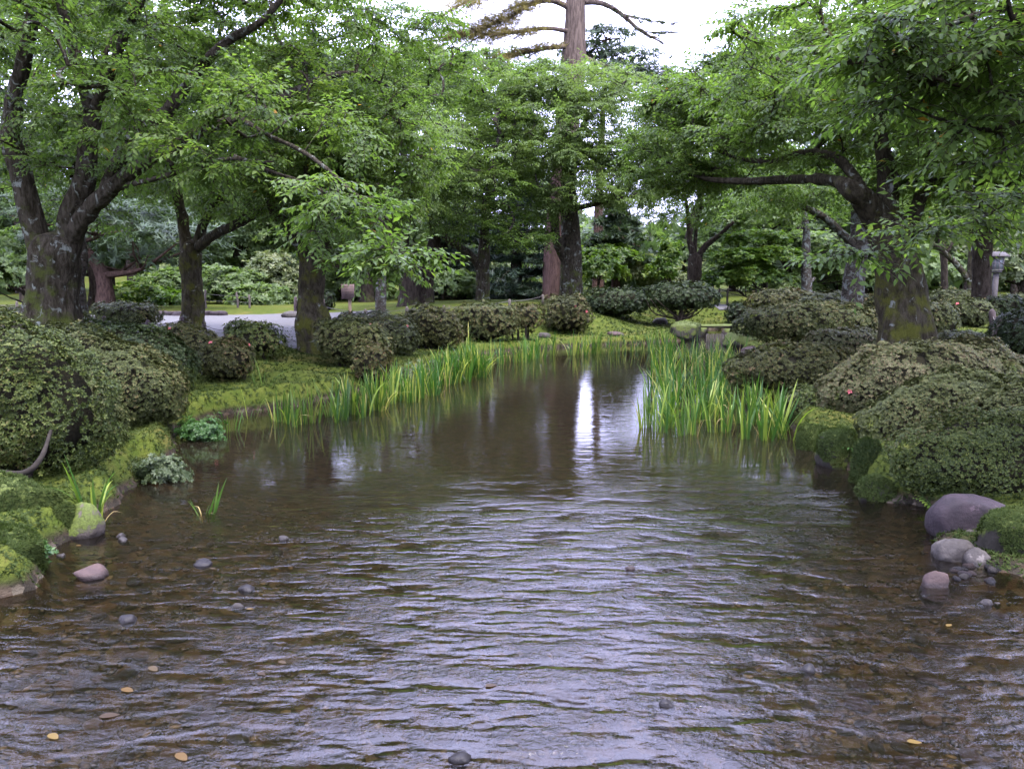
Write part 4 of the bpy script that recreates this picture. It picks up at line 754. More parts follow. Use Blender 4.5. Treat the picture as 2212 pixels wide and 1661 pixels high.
def shrub(label, u0, u1, v0, v1, Y, mat='olive', seed=0, slope=0., e=2.4, lumpy=.10, depth=.8, flowers=(), dens=1., name='azalea_shrub', group=None, stems=6, s_mul=1., core=.80, ovh=False):
    r = rs(500 + seed); uc = (u0 + u1) / 2; Wd = P(u1, v0, Y)[0] - P(u0, v0, Y)[0]; cx = P(uc, v0, Y)[0]; g = gz1(cx, Y)
    top = P(uc, v0, Y)[2]; bot = P(uc, v1, Y)[2]; bot = max(bot, g - .12) if not ovh else bot
    if bot < g + .22 and not ovh: bot = g - .06
    rad = np.array([Wd / 2, Wd / 2 * depth, max(.12, (top - bot) / 2)]); rad[1] = min(rad[1], 1.6); c_ = np.array([cx, Y, (top + bot) / 2])
    root = empty(name, (cx, Y, g), label, 'shrub', group); o = np.array([cx, Y, g])
    # solid core for the inner twigs, coloured dark for shade between leaves
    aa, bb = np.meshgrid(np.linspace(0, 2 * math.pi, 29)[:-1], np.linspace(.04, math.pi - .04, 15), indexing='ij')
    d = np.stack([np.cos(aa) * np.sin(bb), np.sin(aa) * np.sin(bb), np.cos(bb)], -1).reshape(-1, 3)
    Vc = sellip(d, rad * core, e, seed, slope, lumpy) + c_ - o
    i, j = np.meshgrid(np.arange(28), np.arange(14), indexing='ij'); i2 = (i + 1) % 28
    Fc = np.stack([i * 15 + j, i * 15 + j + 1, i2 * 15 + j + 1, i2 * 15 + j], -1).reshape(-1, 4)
    part('shaded_twig_core', mesh_np('shaded_twig_core', Vc, Fc, M_CORE, smooth=True), root)
    A = Acc()
    for k in range(stems):
        a = r.uniform(0, 6.28); rr = r.uniform(.15, .55); b_ = np.array([math.cos(a) * rad[0] * rr, math.sin(a) * rad[1] * rr, g - .08 - c_[2]])
        m_ = b_ * np.array([1.15, 1.15, .55]) + r.randn(3) * .04; t_ = b_ * np.array([1.3, 1.3, 0]) + [0, 0, .1 * rad[2]]
        V_, F_ = tube(catmull([(*b_, .03), (*m_, .024), (*t_, .015)], .08), 6, .15); A.add(V_ + c_, F_)
    if stems: part('stems', A.mesh('stems', M_STEM, o), root, 'stuff')
    s = float(np.clip(.0031 * Y, .019, .08)) * s_mul
    ar = 4 * math.pi * (((rad[0] * rad[1]) ** 1.6 + (rad[0] * rad[2]) ** 1.6 + (rad[1] * rad[2]) ** 1.6) / 3) ** (1 / 1.6)
    n = int(ar / (s * s) * 1.25 * dens); n = min(n, 17000 if Y > 6.6 else 11000); d = norm(r.randn(n, 3)); d[:, 2] = np.where((d[:, 2] < -.55) & (r.rand(n) < .7), -d[:, 2], d[:, 2])
    pos = sellip(d, rad, e, seed, slope, lumpy) + c_; nm = norm(d * np.abs(d) ** (e - 2) / rad)
    nz = fbm(pos * 4.2 + seed, 3); keep = nz > -.95; pos = pos + nm * (nz * .085 * min(1, rad[2] * 2) + r.randn(n) * .012 * (s / .03))[:, None]
    pos, nm, nz = pos[keep], nm[keep], nz[keep]
    nm2 = norm(nm + r.randn(len(nm), 3) * .24 + [0, 0, .12]); B = Acc()
    cl = .22 * fbm(pos * 1.5 + seed * 9, 2) + .12 * nz
    scatter(B, pos, nm2, s * r.uniform(.65, 1.25, len(pos)), r, RAZ if Y < 6.6 else RAT, .12, .82, cl)
    # stray shoots standing proud of the clipped surface
    k = r.rand(len(pos)) < .012; scatter(B, pos[k] + nm[k] * s * .9, norm(nm2[k] + [0, 0, 1]), s * r.uniform(.9, 1.5, k.sum()), r, RAZ, .5, .9)
    part('foliage', B.mesh('foliage', AZ[mat], o), root, 'stuff')
    for (fu, fv) in flowers:
        rd = norm(ray(fu, fv)); q_ = pos - CAM; al = q_ @ rd; dist = np.linalg.norm(q_ - al[:, None] * rd, axis=1); sc_ = dist + .15 * (al - al.min()); k = sc_.argmin()
        M = np.eye(4); M[:3, :3] = frames(norm(np.cross(nm[k:k + 1], [[.3, .2, 1.]])))[0] @ np.eye(3); M[:3, :3] = np.stack([norm(np.cross(nm[k], [0, .1, 1.])), norm(np.cross(nm[k], norm(np.cross(nm[k], [0, .1, 1.])))), nm[k]], -1) * (1 + .05 * (Y - 8))
        M[:3, 3] = pos[k] + nm[k] * .02 - o; part('flower', FM, root, mat4=Matrix(M.tolist()))
    return root
SH = [
 ('biggest azalea at the left edge, loose leafy clumps over a bare curved stem', -250, 205, 700, 1015, 6.3, 'green', 1, -.22, 2.1, .26, .7, (), dict(s_mul=1.3)),
 ('smooth grey green azalea tucked behind the right flank of the biggest left azalea', 60, 256, 812, 1000, 7.3, 'olive', 2, -.3, 2.3, .06, .8, (), {}),
 ('long sloping azalea second from the left edge of the stream bank', 40, 385, 722, 905, 8.6, 'olive', 3, -.26, 2.4, .08, .7, (), {}),
 ('small rounded azalea at the downhill tip of the long sloping one', 300, 386, 796, 885, 9.0, 'olive', 4, -.2, 2.3, .06, .9, (), {}),
 ('dark green dome shaped azalea below the big mossy left cherry', 165, 416, 702, 838, 10.6, 'dark', 5, -.16, 2.5, .07, .7, (), {}),
 ('low reddish azalea in front of the straight rough barked cherry', 325, 472, 704, 800, 12.4, 'red', 6, -.12, 2.5, .07, .8, ((366, 713),), {}),
 ('ball shaped purplish azalea above the reeds on the left bank', 427, 545, 737, 842, 11.6, 'red', 7, 0, 2.6, .05, .9, ((452, 742), (535, 745)), {}),
 ('leafy fresh green bush beside the short dark fence post', 488, 606, 694, 790, 13.6, 'green', 8, -.15, 2.2, .16, .8, (), dict(s_mul=1.3)),
 ('broad dome azalea right of the leaning hollow cherry', 682, 846, 692, 795, 14.2, 'olive', 9, -.16, 2.4, .06, .8, (), {}),
 ('small upright azalea ball standing by the reeds', 758, 842, 738, 832, 12.8, 'red', 10, 0, 2.7, .05, .9, (), {}),
 ('wide azalea mound behind the broad dome, one pink bloom', 715, 906, 679, 775, 15.8, 'olive', 11, -.1, 2.5, .05, .8, ((910 - 30, 706), (800, 703)), {}),
 ('reddish azalea mound where the left bank turns', 866, 1000, 666, 742, 18, 'red', 12, -.08, 2.5, .07, .8, (), {}),
 ('long flat topped azalea in front of the forked cherry', 975, 1116, 657, 738, 20, 'olive', 13, 0, 2.8, .07, .7, (), {}),
 ('grey pink azalea joined to the end of the long flat topped one', 1090, 1172, 660, 714, 20.5, 'red', 14, 0, 2.6, .06, .9, (), {}),
 ('rounded azalea with red tinged flank at the foot of the giant conifer', 1172, 1276, 641, 712, 22.5, 'red', 15, -.04, 2.8, .04, .9, ((1264, 673), (1245, 662)), {}),
 ('dark oval clipped shrub right of the tree pair', 1256, 1402, 624, 682, 26, 'dark', 16, 0, 2.7, .05, .8, (), {}),
 ('flat topped hedge block behind the rope fence at the plaza', 200, 337, 656, 706, 19.5, 'olive', 18, -.03, 3.6, .05, .7, (), {}),
 ('low clipped hedge cut by the left edge, behind the wire', -120, 72, 668, 716, 18, 'olive', 19, 0, 3.2, .06, .6, (), {}),
 ('small hedge piece half hidden at the right foot of the big left cherry', 130, 192, 672, 716, 16.5, 'olive', 20, 0, 2.6, .06, .8, (), {}),
 ('dark small ball bush behind the leaning hollow cherry', 695, 722, 634, 668, 28, 'dark', 21, 0, 2.2, .04, .9, (), {}),
 ('wide cushion azalea overhanging the reeds from the right bank top', 1592, 1892, 657, 744, 17.5, 'olive', 22, .03, 2.3, .06, .45, (), dict(ovh=True)),
 ('low cushion azalea directly left of the huge mossy trunk', 1738, 1915, 709, 775, 14.2, 'pale', 23, .02, 2.3, .05, .5, (), {}),
 ('spreading azalea with a brown tip reaching over the right reeds', 1565, 1875, 746, 855, 11.0, 'red', 24, .02, 2.2, .08, .42, (), dict(ovh=True)),
 ('very large azalea mound sweeping up right of the reeds, two pink blooms', 1772, 2240, 738, 960, 9.4, 'pale', 25, .08, 2.2, .07, .42, ((1838, 851), (1818, 926)), dict(ovh=True)),
 ('large pale tipped azalea mound in front of the very large one', 1858, 2330, 800, 1040, 7.6, 'olive', 26, .07, 2.05, .10, .40, (), dict(ovh=True)),
 ('nearest azalea on the right, dark gaps under its leafy lobes above the grey boulder', 1930, 2400, 893, 1112, 6.2, 'green', 27, .05, 2.0, .18, .42, (), dict(ovh=True)),
 ('yellow green azalea cut by the right edge behind the nearest one', 2085, 2620, 800, 1050, 6.9, 'olive', 28, .08, 2.3, .08, .5, (), dict(ovh=True)),
 ('low green bush tucked below the brown tipped azalea at the water', 1690, 1812, 838, 925, 9.6, 'green', 29, 0, 2.2, .12, .7, (), dict(ovh=True)),
 ('tiny round bush by the grey path strip', 1570, 1622, 653, 688, 28, 'dark', 30, 0, 2.5, .04, .9, (), {}),
 ('dark flat dome azalea right of the tiny round bush', 1618, 1765, 628, 684, 26, 'red', 31, 0, 2.6, .05, .7, (), {}),
 ('olive azalea crest in front of the lichen patched cherry foot', 1715, 1905, 634, 690, 22.5, 'olive', 32, .03, 2.4, .05, .6, (), {}),
 ('brownish azalea just left of the huge trunk, behind the cushion row', 1868, 1935, 637, 705, 19, 'red', 33, 0, 2.5, .06, .9, (), {}),
 ('dense grey green ball right of the huge mossy trunk', 1985, 2070, 655, 738, 14.6, 'olive', 34, 0, 2.7, .05, .9, (), {}),
 ('long far hedge crest between the huge and the near-black trunk', 2000, 2122, 628, 676, 24, 'olive', 35, 0, 3., .04, .6, (), {}),
 ('flat hedge mound left of the fence posts, a red bloom on top', 2040, 2150, 647, 712, 18.5, 'olive', 36, -.03, 2.8, .05, .8, ((2068, 655),), {}),
 ('very low pale cushion behind the very large azalea', 2022, 2142, 716, 750, 12.6, 'olive', 37, 0, 2.3, .04, .9, (), {}),
 ('dark ball azalea cut by the right edge', 2150, 2290, 676, 772, 12, 'dark', 38, 0, 2.4, .05, .8, (), {}),
 ('far dark hedge behind the posts at the right edge', 2128, 2206, 642, 690, 21, 'dark', 39, 0, 3., .05, .8, (), {}),
 ('farthest hedge slice cut by the right edge', 2180, 2300, 638, 672, 26, 'olive', 40, 0, 3., .05, .8, (), {})]
for (lb, u0, u1, v0, v1, Y, mt, sd, slp, e_, lu, dp, fl, kw) in SH:
    shrub(lb, u0, u1, v0, v1, Y, mt, sd, slp, e_, lu, dp, fl, **kw)
# the spreading pine shrub: flat clipped crown on fanned bare stems
root = shrub('flat clipped pine shrub spreading on fanned bare stems over the dark bank', 1384, 1552, 613, 676, 26, 'dark', 17, 0, 2.3, .08, .7, stems=0, name='pine_shrub')
o_ = np.array(root.location); r_ = rs(9); A = Acc(); bs = P(1468, 690, 25.6)
for k in range(16):
    e_ = P(1390 + 155 * (k + .5) / 16, 648 - 10 * math.sin(math.pi * (k + .5) / 16), 25.6 + r_.uniform(-.7, .7)); m_ = (bs + e_) / 2 + [0, 0, -.10]
    V_, F_ = tube(catmull([(*bs, .05), (*(m_ + r_.randn(3) * .06), .022), (*e_, .012)], .12), 6, .1); A.add(V_, F_)
V_, F_ = tube(catmull([(*(bs - [0, 0, .3]), .16), (*bs, .12), (*(bs + [.1, 0, .25]), .06)], .1), 8, .2); A.add(V_, F_)
part('stems', A.mesh('stems', M_BARK_DARK, o_), root, 'stuff')
# bare curved stem of the biggest left azalea
# ------------------------------------------------------------------ moss tufts, ground cover
M_MOSST = leafmat('moss_tufts', [(0, (.020, .034, .010)), (.5, (.040, .060, .016)), (.85, (.064, .082, .024)), (1, (.095, .08, .035))], .8, .3, spec=.2)
r_ = rs(61); n = 150000; yy_ = 3.4 + 14 * r_.rand(n) ** 1.7; xx_ = r_.uniform(-1, 1, n) * (1 + yy_ * .72); d_ = sdist(xx_, yy_)
k = (d_ > .0) & (d_ < 2.8) & (r_.rand(n) < np.where(d_ < .5, 1, .55)); xx_, yy_ = xx_[k][:52000], yy_[k][:52000]; pos = np.stack([xx_, yy_, gz(xx_, yy_)], 1)
dx = (gz(xx_ + .05, yy_) - pos[:, 2]) / .05; dy = (gz(xx_, yy_ + .05) - pos[:, 2]) / .05; nm = norm(np.stack([-dx, -dy, np.ones_like(dx)], 1))
B = Acc(); MT = [needle_template(400 + k_, 5, 1.2, .16) for k_ in range(5)]
scatter(B, pos, norm(nm + r_.randn(len(pos), 3) * .3), (.016 + .0022 * yy_) * r_.uniform(.7, 1.5, len(pos)), r_, MT, .1, .8, .35 * fbm(pos * 1.3, 3))
n = 30000; yy_ = r_.uniform(14, 30, n); xx_ = r_.uniform(-6, 12, n); d_ = sdist(xx_, yy_); k = (d_ > .02) & (d_ < 5); xx_, yy_ = xx_[k][:13000], yy_[k][:13000]; pos = np.stack([xx_, yy_, gz(xx_, yy_)], 1)
scatter(B, pos, norm(r_.randn(len(pos), 3) * .4 + [0, 0, 1.]), (.016 + .0028 * yy_) * r_.uniform(.6, 1.3, len(pos)), r_, MT, .05, .75, .5 * fbm(pos * .9, 3))
tag(part('moss', B.mesh('moss', M_MOSST, np.zeros(3)), None, 'stuff'), 'yellow green moss carpet covering both stream banks', 'moss')
# ------------------------------------------------------------------ rocks
M_ST_PURPLE = stonemat('purple_grey_stone', (.026, .019, .020), (.015, .012, .0125), .0)
M_ST_PALE = stonemat('pale_stone', (.044, .039, .033), (.024, .021, .018), .0)
M_ST_PALEMOSS = stonemat('pale_mossy_stone', (.055, .045, .037), (.03, .025, .02), .75)
M_ST_DARK = stonemat('dark_wet_stone', (.014, .014, .015), (.009, .0085, .009), 0, wet=.22)
M_ST_RED = stonemat('reddish_stone', (.045, .030, .025), (.026, .018, .016), 0, wet=.35)
M_ST_MOSSY = stonemat('mossy_stone', (.02, .019, .012), (.012, .011, .007), 1.5)
M_ST_MOSSHALF = stonemat('half_mossy_stone', (.020, .018, .013), (.012, .011, .008), .9)
import bmesh
_ico = {}
def ico(k):
    if k not in _ico:
        b_ = bmesh.new(); bmesh.ops.create_icosphere(b_, subdivisions=k, radius=1); b_.verts.ensure_lookup_table()
        _ico[k] = (np.array([v.co[:] for v in b_.verts]), np.array([[v.index for v in f.verts] for f in b_.faces])); b_.free()
    return _ico[k]
def rock_shape(k, rad, seed, e=2.4, rough=.16):
    d, F_ = ico(k); sc_ = (np.abs(d) ** e).sum(1) ** (-1 / e); l_ = 1 + rough * fbm(d * 1.3 + seed * 7.7, 3) + rough * .25 * fbm(d * 4 + seed, 2)
    r = rs(seed); p_ = d * (sc_ * l_)[:, None]
    for _ in range(4):   # a few flattened faces
        nv = norm(r.randn(3)); h_ = p_ @ nv; lim = r.uniform(.62, .82); p_ = p_ - nv * np.maximum(h_ - lim, 0)[:, None] * .75
    return p_ * rad, F_, d
def rock(label, u0, u1, v0, v1, mat, seed, z0=0., name='boulder', cat='rock', e=2.5, dep=.75, tufts=0, group=None, rough=.14, Yf=None, sub=4, cover=None):
    uc = (u0 + u1) / 2; Yf = Yf or W(uc, v1, z0)[1]; Wd = (u1 - u0) / FPX * Yf; Yc = Yf + Wd * dep * .5; top = P(uc, v0, Yc - Wd * dep * .15)[2]
    lo = z0 - .12 - .1 * (top - z0); rad = np.array([Wd / 2 * Yc / Yf * .97, Wd * dep / 2, (top - lo) / 2]); cx = P(uc, v1, Yc)[0]; c_ = np.array([cx, Yc, (top + lo) / 2])
    V_, F_, d = rock_shape(sub, rad, seed, e, rough); me = mesh_np(name, V_, F_, mat, smooth=True)
    if not tufts: return tag(part(name, me, None, loc=c_), label, cat, group)
    root = empty(name, c_, label, cat, group); part('stone', me, root); r = rs(seed + 900); nf = r.randint(0, len(F_), tufts); w3 = r.dirichlet([1, 1, 1], tufts)
    T3 = V_[F_[nf]]; pos = (T3 * w3[..., None]).sum(1); nm = norm((d[F_[nf]] * w3[..., None]).sum(1) / rad); kz = fbm((pos + c_) * 5, 3) + nm[:, 2] * .8 > (-.35 if cover is None else cover)
    pos, nm = pos[kz], nm[kz]; B = Acc(); scatter(B, pos, norm(nm + r.randn(len(pos), 3) * .3 + [0, 0, .2]), r.uniform(.018, .036, len(pos)), r, MT, .1, .75, .35 * fbm((pos + c_) * 3, 3))
    part('moss', B.mesh('moss', M_MOSST, np.zeros(3)), root, 'stuff'); return root
rock('bright green moss cushion rock in the lower left corner of the bank', -110, 92, 1140, 1272, M_ST_MOSSY, 1, tufts=6000, name='mossy_rock', rough=.1, e=2.8, cover=-.9)
rock('brownish green moss mound hanging over the water above the corner cushion', -130, 138, 1030, 1188, M_ST_MOSSY, 2, tufts=6000, name='mossy_rock', rough=.16, cover=-.9, dep=.6)
rock('small dark mossy hump between the moss mound and the pale boulder', 95, 168, 1092, 1168, M_ST_MOSSY, 3, tufts=4000, name='mossy_rock', cover=-.9)
rock('pale pinkish boulder half buried in moss at the left water edge', 128, 226, 1092, 1166, M_ST_PALEMOSS, 4, e=2.2)
rock('rounded purple grey boulder on the right shore', 2003, 2178, 1068, 1176, M_ST_PURPLE, 5, e=2.3, rough=.1)
rock('thick square cut slab with a green moss top at the right edge', 2108, 2330, 1106, 1222, M_ST_MOSSHALF, 6, tufts=9000, e=4.5, rough=.08, dep=.5, name='mossy_slab', cover=-.15)
rock('small white stone wedged between purple boulder and mossy slab', 2064, 2118, 1146, 1176, M_ST_PALE, 7, sub=3)
rock('long pale grey stone below the purple boulder', 2010, 2112, 1172, 1216, M_ST_PALE, 8, e=2.4, rough=.2)
rock('smooth tan stone resting against the long pale one', 2080, 2142, 1186, 1226, M_ST_PALE, 9, sub=3)
rock('flat reddish stone at the waterline right of the ripples', 1988, 2050, 1236, 1272, M_ST_RED, 10, sub=3, rough=.2)
rock('moss topped block of dark rock beside the right reeds', 1762, 1852, 930, 1014, M_ST_MOSSHALF, 12, tufts=5000, e=4, rough=.1, name='mossy_rock', cover=-.3)
rock('low moss cushion between the reeds and the moss topped block', 1712, 1800, 918, 974, M_ST_MOSSY, 13, tufts=4000, name='mossy_rock', cover=-.6)
rock('narrow mossy rock behind the fern on the right shore', 1838, 1902, 948, 1048, M_ST_MOSSY, 14, tufts=3500, e=3, name='mossy_rock', cover=-.8)
rock('dark undercut rock below the fern at the water', 1850, 1930, 1030, 1086, M_ST_MOSSHALF, 15, tufts=2500, name='mossy_rock', cover=0)
rock('grey weathered stump like rock under the overhanging cushion azalea', 1592, 1652, 752, 805, M_ST_RED, 16, e=2.6, Yf=13.5, z0=.1, rough=.2)
rock('dark mossy rock face at the stream mouth under the pine shrub', 1445, 1520, 692, 742, M_ST_MOSSHALF, 17, Yf=22.6, tufts=1500, rough=.25, name='mossy_rock', cover=.2)
rock('dark rock right of the stream mouth below the cushion azalea', 1560, 1630, 716, 752, M_ST_MOSSHALF, 18, Yf=20.5, rough=.2)
GWS = [('dark oval stone breaking the surface left of centre', 416, 454, 1206, 1222, M_ST_DARK), ('flat brown and pale slab awash near the left moss cushion', 145, 222, 1222, 1252, M_ST_RED),
       ('black pointed stone in the bright ripples at lower right of centre', 1425, 1462, 1503, 1528, M_ST_DARK), ('low dark stone cut near the bottom of the picture, centre', 965, 1022, 1626, 1648, M_ST_DARK),
       ('tiny reddish stone in the ripples right of centre', 1350, 1374, 1216, 1230, M_ST_RED), ('tiny black stone upstream in the bright ripples', 1484, 1500, 1178, 1190, M_ST_DARK),
       ('small grey lump in the shallows left of the bright ripples', 510, 548, 1262, 1276, M_ST_DARK), ('pale bluish stone standing just off the pale boulder', 248, 268, 1150, 1160, M_ST_PALE),
       ('small white stone beside the bluish one off the pale boulder', 252, 272, 1160, 1168, M_ST_PALE), ('small dark lump in the rippled shallows lower left', 248, 292, 1327, 1344, M_ST_DARK),
       ('pinkish pebble at the foot of the corner moss cushion', 82, 104, 1186, 1204, M_ST_RED), ('grey pebble next to the pinkish one', 118, 138, 1182, 1202, M_ST_PALE),
       ('small rust stone surfacing left of the bright ripples', 500, 524, 1298, 1312, M_ST_PALE), ('white chip of stone in calm water above the dark oval stone', 598, 622, 1155, 1166, M_ST_PALE),
       ('light stone awash in front of the cobble cluster at the right', 2118, 2150, 1292, 1306, M_ST_PALE), ('little white stone beside the light one awash', 2150, 2164, 1292, 1304, M_ST_PALE),
       ('grey stone under a ripple crest on the right', 1730, 1768, 1434, 1450, M_ST_DARK)]
for k, (lb, u0, u1, v0, v1, mt) in enumerate(GWS):
    Yf = W((u0 + u1) / 2, v1)[1]; Wd = (u1 - u0) / FPX * Yf; c_ = W((u0 + u1) / 2, v1); top = max(.012, P((u0 + u1) / 2, v0, Yf + Wd * .3)[2])
    V_, F_, _d = rock_shape(3, np.array([Wd / 2, Wd * .40, (min(top, Wd * .32) + .035) / 2]), 40 + k, 2.3, .2)
    tag(part('stone', mesh_np('stone', V_, F_, mt, smooth=True), None, loc=(c_[0], Yf + Wd * .3, (min(top, Wd * .32) - .035) / 2)), lb, 'stone')
r_ = rs(12); CB = [mesh_np('cobble', rock_shape(2, np.array([1, .8, .62]), 70 + k, 2.3, .22)[0], ico(2)[1], [M_ST_PALE, M_ST_RED, M_ST_PURPLE, M_ST_DARK][k], smooth=True) for k in range(4)]
for k in range(16):
    u, v = r_.uniform(2048, 2165), r_.uniform(1222, 1262); c_ = W(u, v); s = r_.uniform(.022, .045)
    tag(part('cobble', CB[r_.randint(4)], None, mat4=Matrix.Translation((c_[0], c_[1], .006)) @ Matrix.Rotation(r_.uniform(0, 6), 4, 'Z') @ Matrix.Scale(s, 4)), 'fist sized wet cobble in the cluster below the mossy slab', 'cobble', 'cobbles below the mossy slab')
# pebbles on the bed: 290 largest as pieces, the rest one mass
M_PEB = []
for k, (a_, b_) in enumerate([((.040, .030, .019), (.02, .016, .012)), ((.085, .055, .03), (.045, .03, .018)), ((.06, .028, .018), (.032, .018, .013)), ((.055, .056, .046), (.03, .03, .027)), ((.022, .023, .019), (.012, .012, .011)), ((.17, .12, .06), (.09, .065, .04))]):
    M_PEB.append(stonemat('pebble_%d' % k, a_, b_, wet=.3))
PB = [mesh_np('pebble', rock_shape(2, np.array([1, .72, .36]), 90 + k, 2.2, .12)[0], ico(2)[1], M_PEB[k], smooth=True) for k in range(6)]
r_ = rs(14); cnt = 0
while cnt < 290:
    u = r_.uniform(-40, 2250); v = r_.uniform(1130, 1740); c_ = W(u, v, -.1)
    if sdist(c_[:1], c_[1:2])[0] > -.06: continue
    z_ = gz1(c_[0], c_[1]); s = r_.uniform(.032, .07) * (1.25 if r_.rand() < .12 else 1); cnt += 1
    part('pebble', PB[r_.choice(6, p=[.28, .14, .13, .2, .2, .05])], ground, mat4=Matrix.Translation((c_[0], c_[1], z_ + s * .1)) @ Matrix.Rotation(r_.uniform(0, 6), 4, 'Z') @ Matrix.Rotation(r_.uniform(-.2, .2), 4, 'X') @ Matrix.Scale(s, 4))
n = 5200; yy_ = 2.3 + 5.2 * r_.rand(n) ** .9; xx_ = r_.uniform(-1, 1, n) * (.6 + yy_ * .62); k = sdist(xx_, yy_) < -.04; xx_, yy_ = xx_[k], yy_[k]; zz_ = gz(xx_, yy_); n = len(xx_)
iv, jf, _ = rock_shape(1, np.array([1, .72, .36]), 99, 2.2, .15); a_ = r_.uniform(0, 6.28, n); Rz = np.zeros((n, 3, 3)); Rz[:, 0, 0] = np.cos(a_); Rz[:, 0, 1] = -np.sin(a_); Rz[:, 1, 0] = np.sin(a_); Rz[:, 1, 1] = np.cos(a_); Rz[:, 2, 2] = 1
V_, F_ = inst(iv, jf, Rz, np.stack([xx_, yy_, zz_ + .004], 1), r_.uniform(.012, .036, n))
M_GRAV = leafmat('stream_gravel', [(0, (.009, .008, .006)), (.35, (.018, .015, .010)), (.6, (.034, .021, .013)), (.8, (.025, .025, .020)), (.95, (.065, .045, .024)), (1, (.14, .11, .07))], .35, 0)
part('gravel', mesh_np('gravel', V_, F_, M_GRAV, np.repeat(r_.rand(n), len(jf)), smooth=True), ground, 'stuff')
# ------------------------------------------------------------------ irises
def blade_mesh(k, bend, mat, w_=.030, flop=0.):
    n = 8; V_ = []; F_ = []; x = z = 0.; ang = .02
    for i in range(n + 1):
        t_ = i / n; wd = w_ * (1 - max(0, (t_ - .25) / .75) ** 2.2) * (.75 + .5 * min(1, t_ * 3)) * .5 + .0006
        V_ += [(x - .0, -wd, z), (x + wd * .35, 0, z), (x, wd, z)]
        if i: b_ = (i - 1) * 3; F_ += [(b_, b_ + 1, b_ + 4, b_ + 3), (b_ + 1, b_ + 2, b_ + 5, b_ + 4)]
        ang += bend / n * (.4 + 1.6 * t_) + (flop if abs(t_ - .6) < .07 else 0); x += math.sin(ang) / n; z += math.cos(ang) / n
    return mesh_np('blade', V_, F_, mat, smooth=True)
M_IR = leafmat('iris_blade', [(0, (.028, .085, .016)), (.5, (.055, .115, .022)), (1, (.10, .16, .03))], .4, .4, attr=False)
M_IRY = leafmat('iris_blade_yellow', [(0, (.13, .22, .03)), (.7, (.21, .27, .05)), (1, (.33, .32, .09))], .4, .4, attr=False)
M_IRD = leafmat('iris_blade_dry', [(0, (.30, .22, .10)), (1, (.45, .36, .20))], .6, .3, attr=False)
BL = [blade_mesh(k, b_, M_IR) for k, b_ in enumerate((.08, .2, .38, .7, 1.2))]; BLY = [blade_mesh(k, b_, M_IRY) for k, b_ in enumerate((.15, .5, 1.3))]; BLD = [blade_mesh(k, b_, M_IRD, .016, fl) for k, (b_, fl) in enumerate(((.5, 0), (.8, .9), (1.6, .5)))]
def geom(me):
    n = len(me.vertices); V_ = np.zeros(n * 3); me.vertices.foreach_get('co', V_); F_ = np.zeros(len(me.loops), np.int32); me.loops.foreach_get('vertex_index', F_); return V_.reshape(-1, 3), F_.reshape(-1, 4)
GEO = {me.name: geom(me) for me in BL + BLY + BLD}
M_IR2 = leafmat('iris_clump_blades', [(0, (.028, .085, .016)), (.45, (.05, .125, .018)), (.75, (.085, .17, .025)), (.82, (.2, .27, .05)), (.93, (.28, .3, .08)), (1, (.42, .33, .17))], .4, .4)
def iris(label, pos, seed, n=14, wf=1.1, h=.62, rad=.09, lean=.22, dry=.08, yel=.25, single=True, group=None, bendy=0, name='iris_clump', cat='iris'):
    r = rs(3000 + seed); root = empty(name, pos, label, cat, group); A = Acc(); tilt = r.uniform(-.12, .12, 2); ph = r.uniform(0, 3.14)
    for k in range(n):
        q_ = r.rand(); L_ = BLD if q_ < dry else BLY if q_ < dry + yel else BL
        k_ = min(len(L_) - 1, int(r.beta(1.1, 2.2 - bendy) * len(L_))); me = L_[k_]; f = r.uniform(-1, 1); ya = ph + (0 if f > 0 else math.pi) + r.randn() * .5
        hh = h * r.uniform(.4, 1.15) * (.75 if L_ is BLD else 1)
        M = Matrix.Translation((f * rad * math.cos(ph) + r.randn() * .02, f * rad * math.sin(ph) + r.randn() * .02, -.03)) @ Matrix.Rotation(ya, 4, 'Z') @ Matrix.Rotation(abs(f) * lean + r.randn() * .05 + tilt[0], 4, 'Y') @ Matrix.Rotation(r.uniform(-1.4, 1.4) * .5, 4, 'Z') @ Matrix.Diagonal((hh, hh * wf, hh, 1))
        if single: part('blade', me, root, mat4=M)
        else:
            V_, F_ = GEO[me.name]; M_ = np.array(M); A.add(V_ @ M_[:3, :3].T + M_[:3, 3], F_, np.full(len(F_), 1. if L_ is BLD else .85 + .08 * r.rand() if L_ is BLY else .78 * r.rand()))
    if not single: part('blades', A.mesh('blades', M_IR2, np.zeros(3), smooth=True), root)
    return root
def along(pts, n, jit, r):
    p = np.array(pts, float); s = np.r_[0, np.cumsum(np.linalg.norm(np.diff(p, axis=0), axis=1))]
    q_ = np.sort(r.rand(n)) * s[-1]; return np.stack([np.interp(q_, s, p[:, 0]), np.interp(q_, s, p[:, 1])], 1) + r.randn(n, 2) * jit
r_ = rs(21); GL = 'iris clumps in the reed bed along the left bank'; GR = 'iris clumps in the reed bed on the right'; GB = 'iris clumps along the far bank'
k_ = 0
lpx = [(560, 925), (620, 925), (680, 918), (740, 905), (800, 893), (860, 870), (920, 850), (980, 830), (1040, 800)]
lw = np.array([W(*p_)[:2] for p_ in lpx])
for q_ in along(lw, 84, .13, r_):
    iris('green iris clump standing in the shallow reed bed along the left bank', (q_[0], q_[1] + abs(r_.randn()) * .28, -.06), k_, n=14, h=.56 + .05 * r_.rand() + .02 * max(0, q_[1] - 9), single=q_[1] < 11.2, group=GL, lean=.2, bendy=.3); k_ += 1
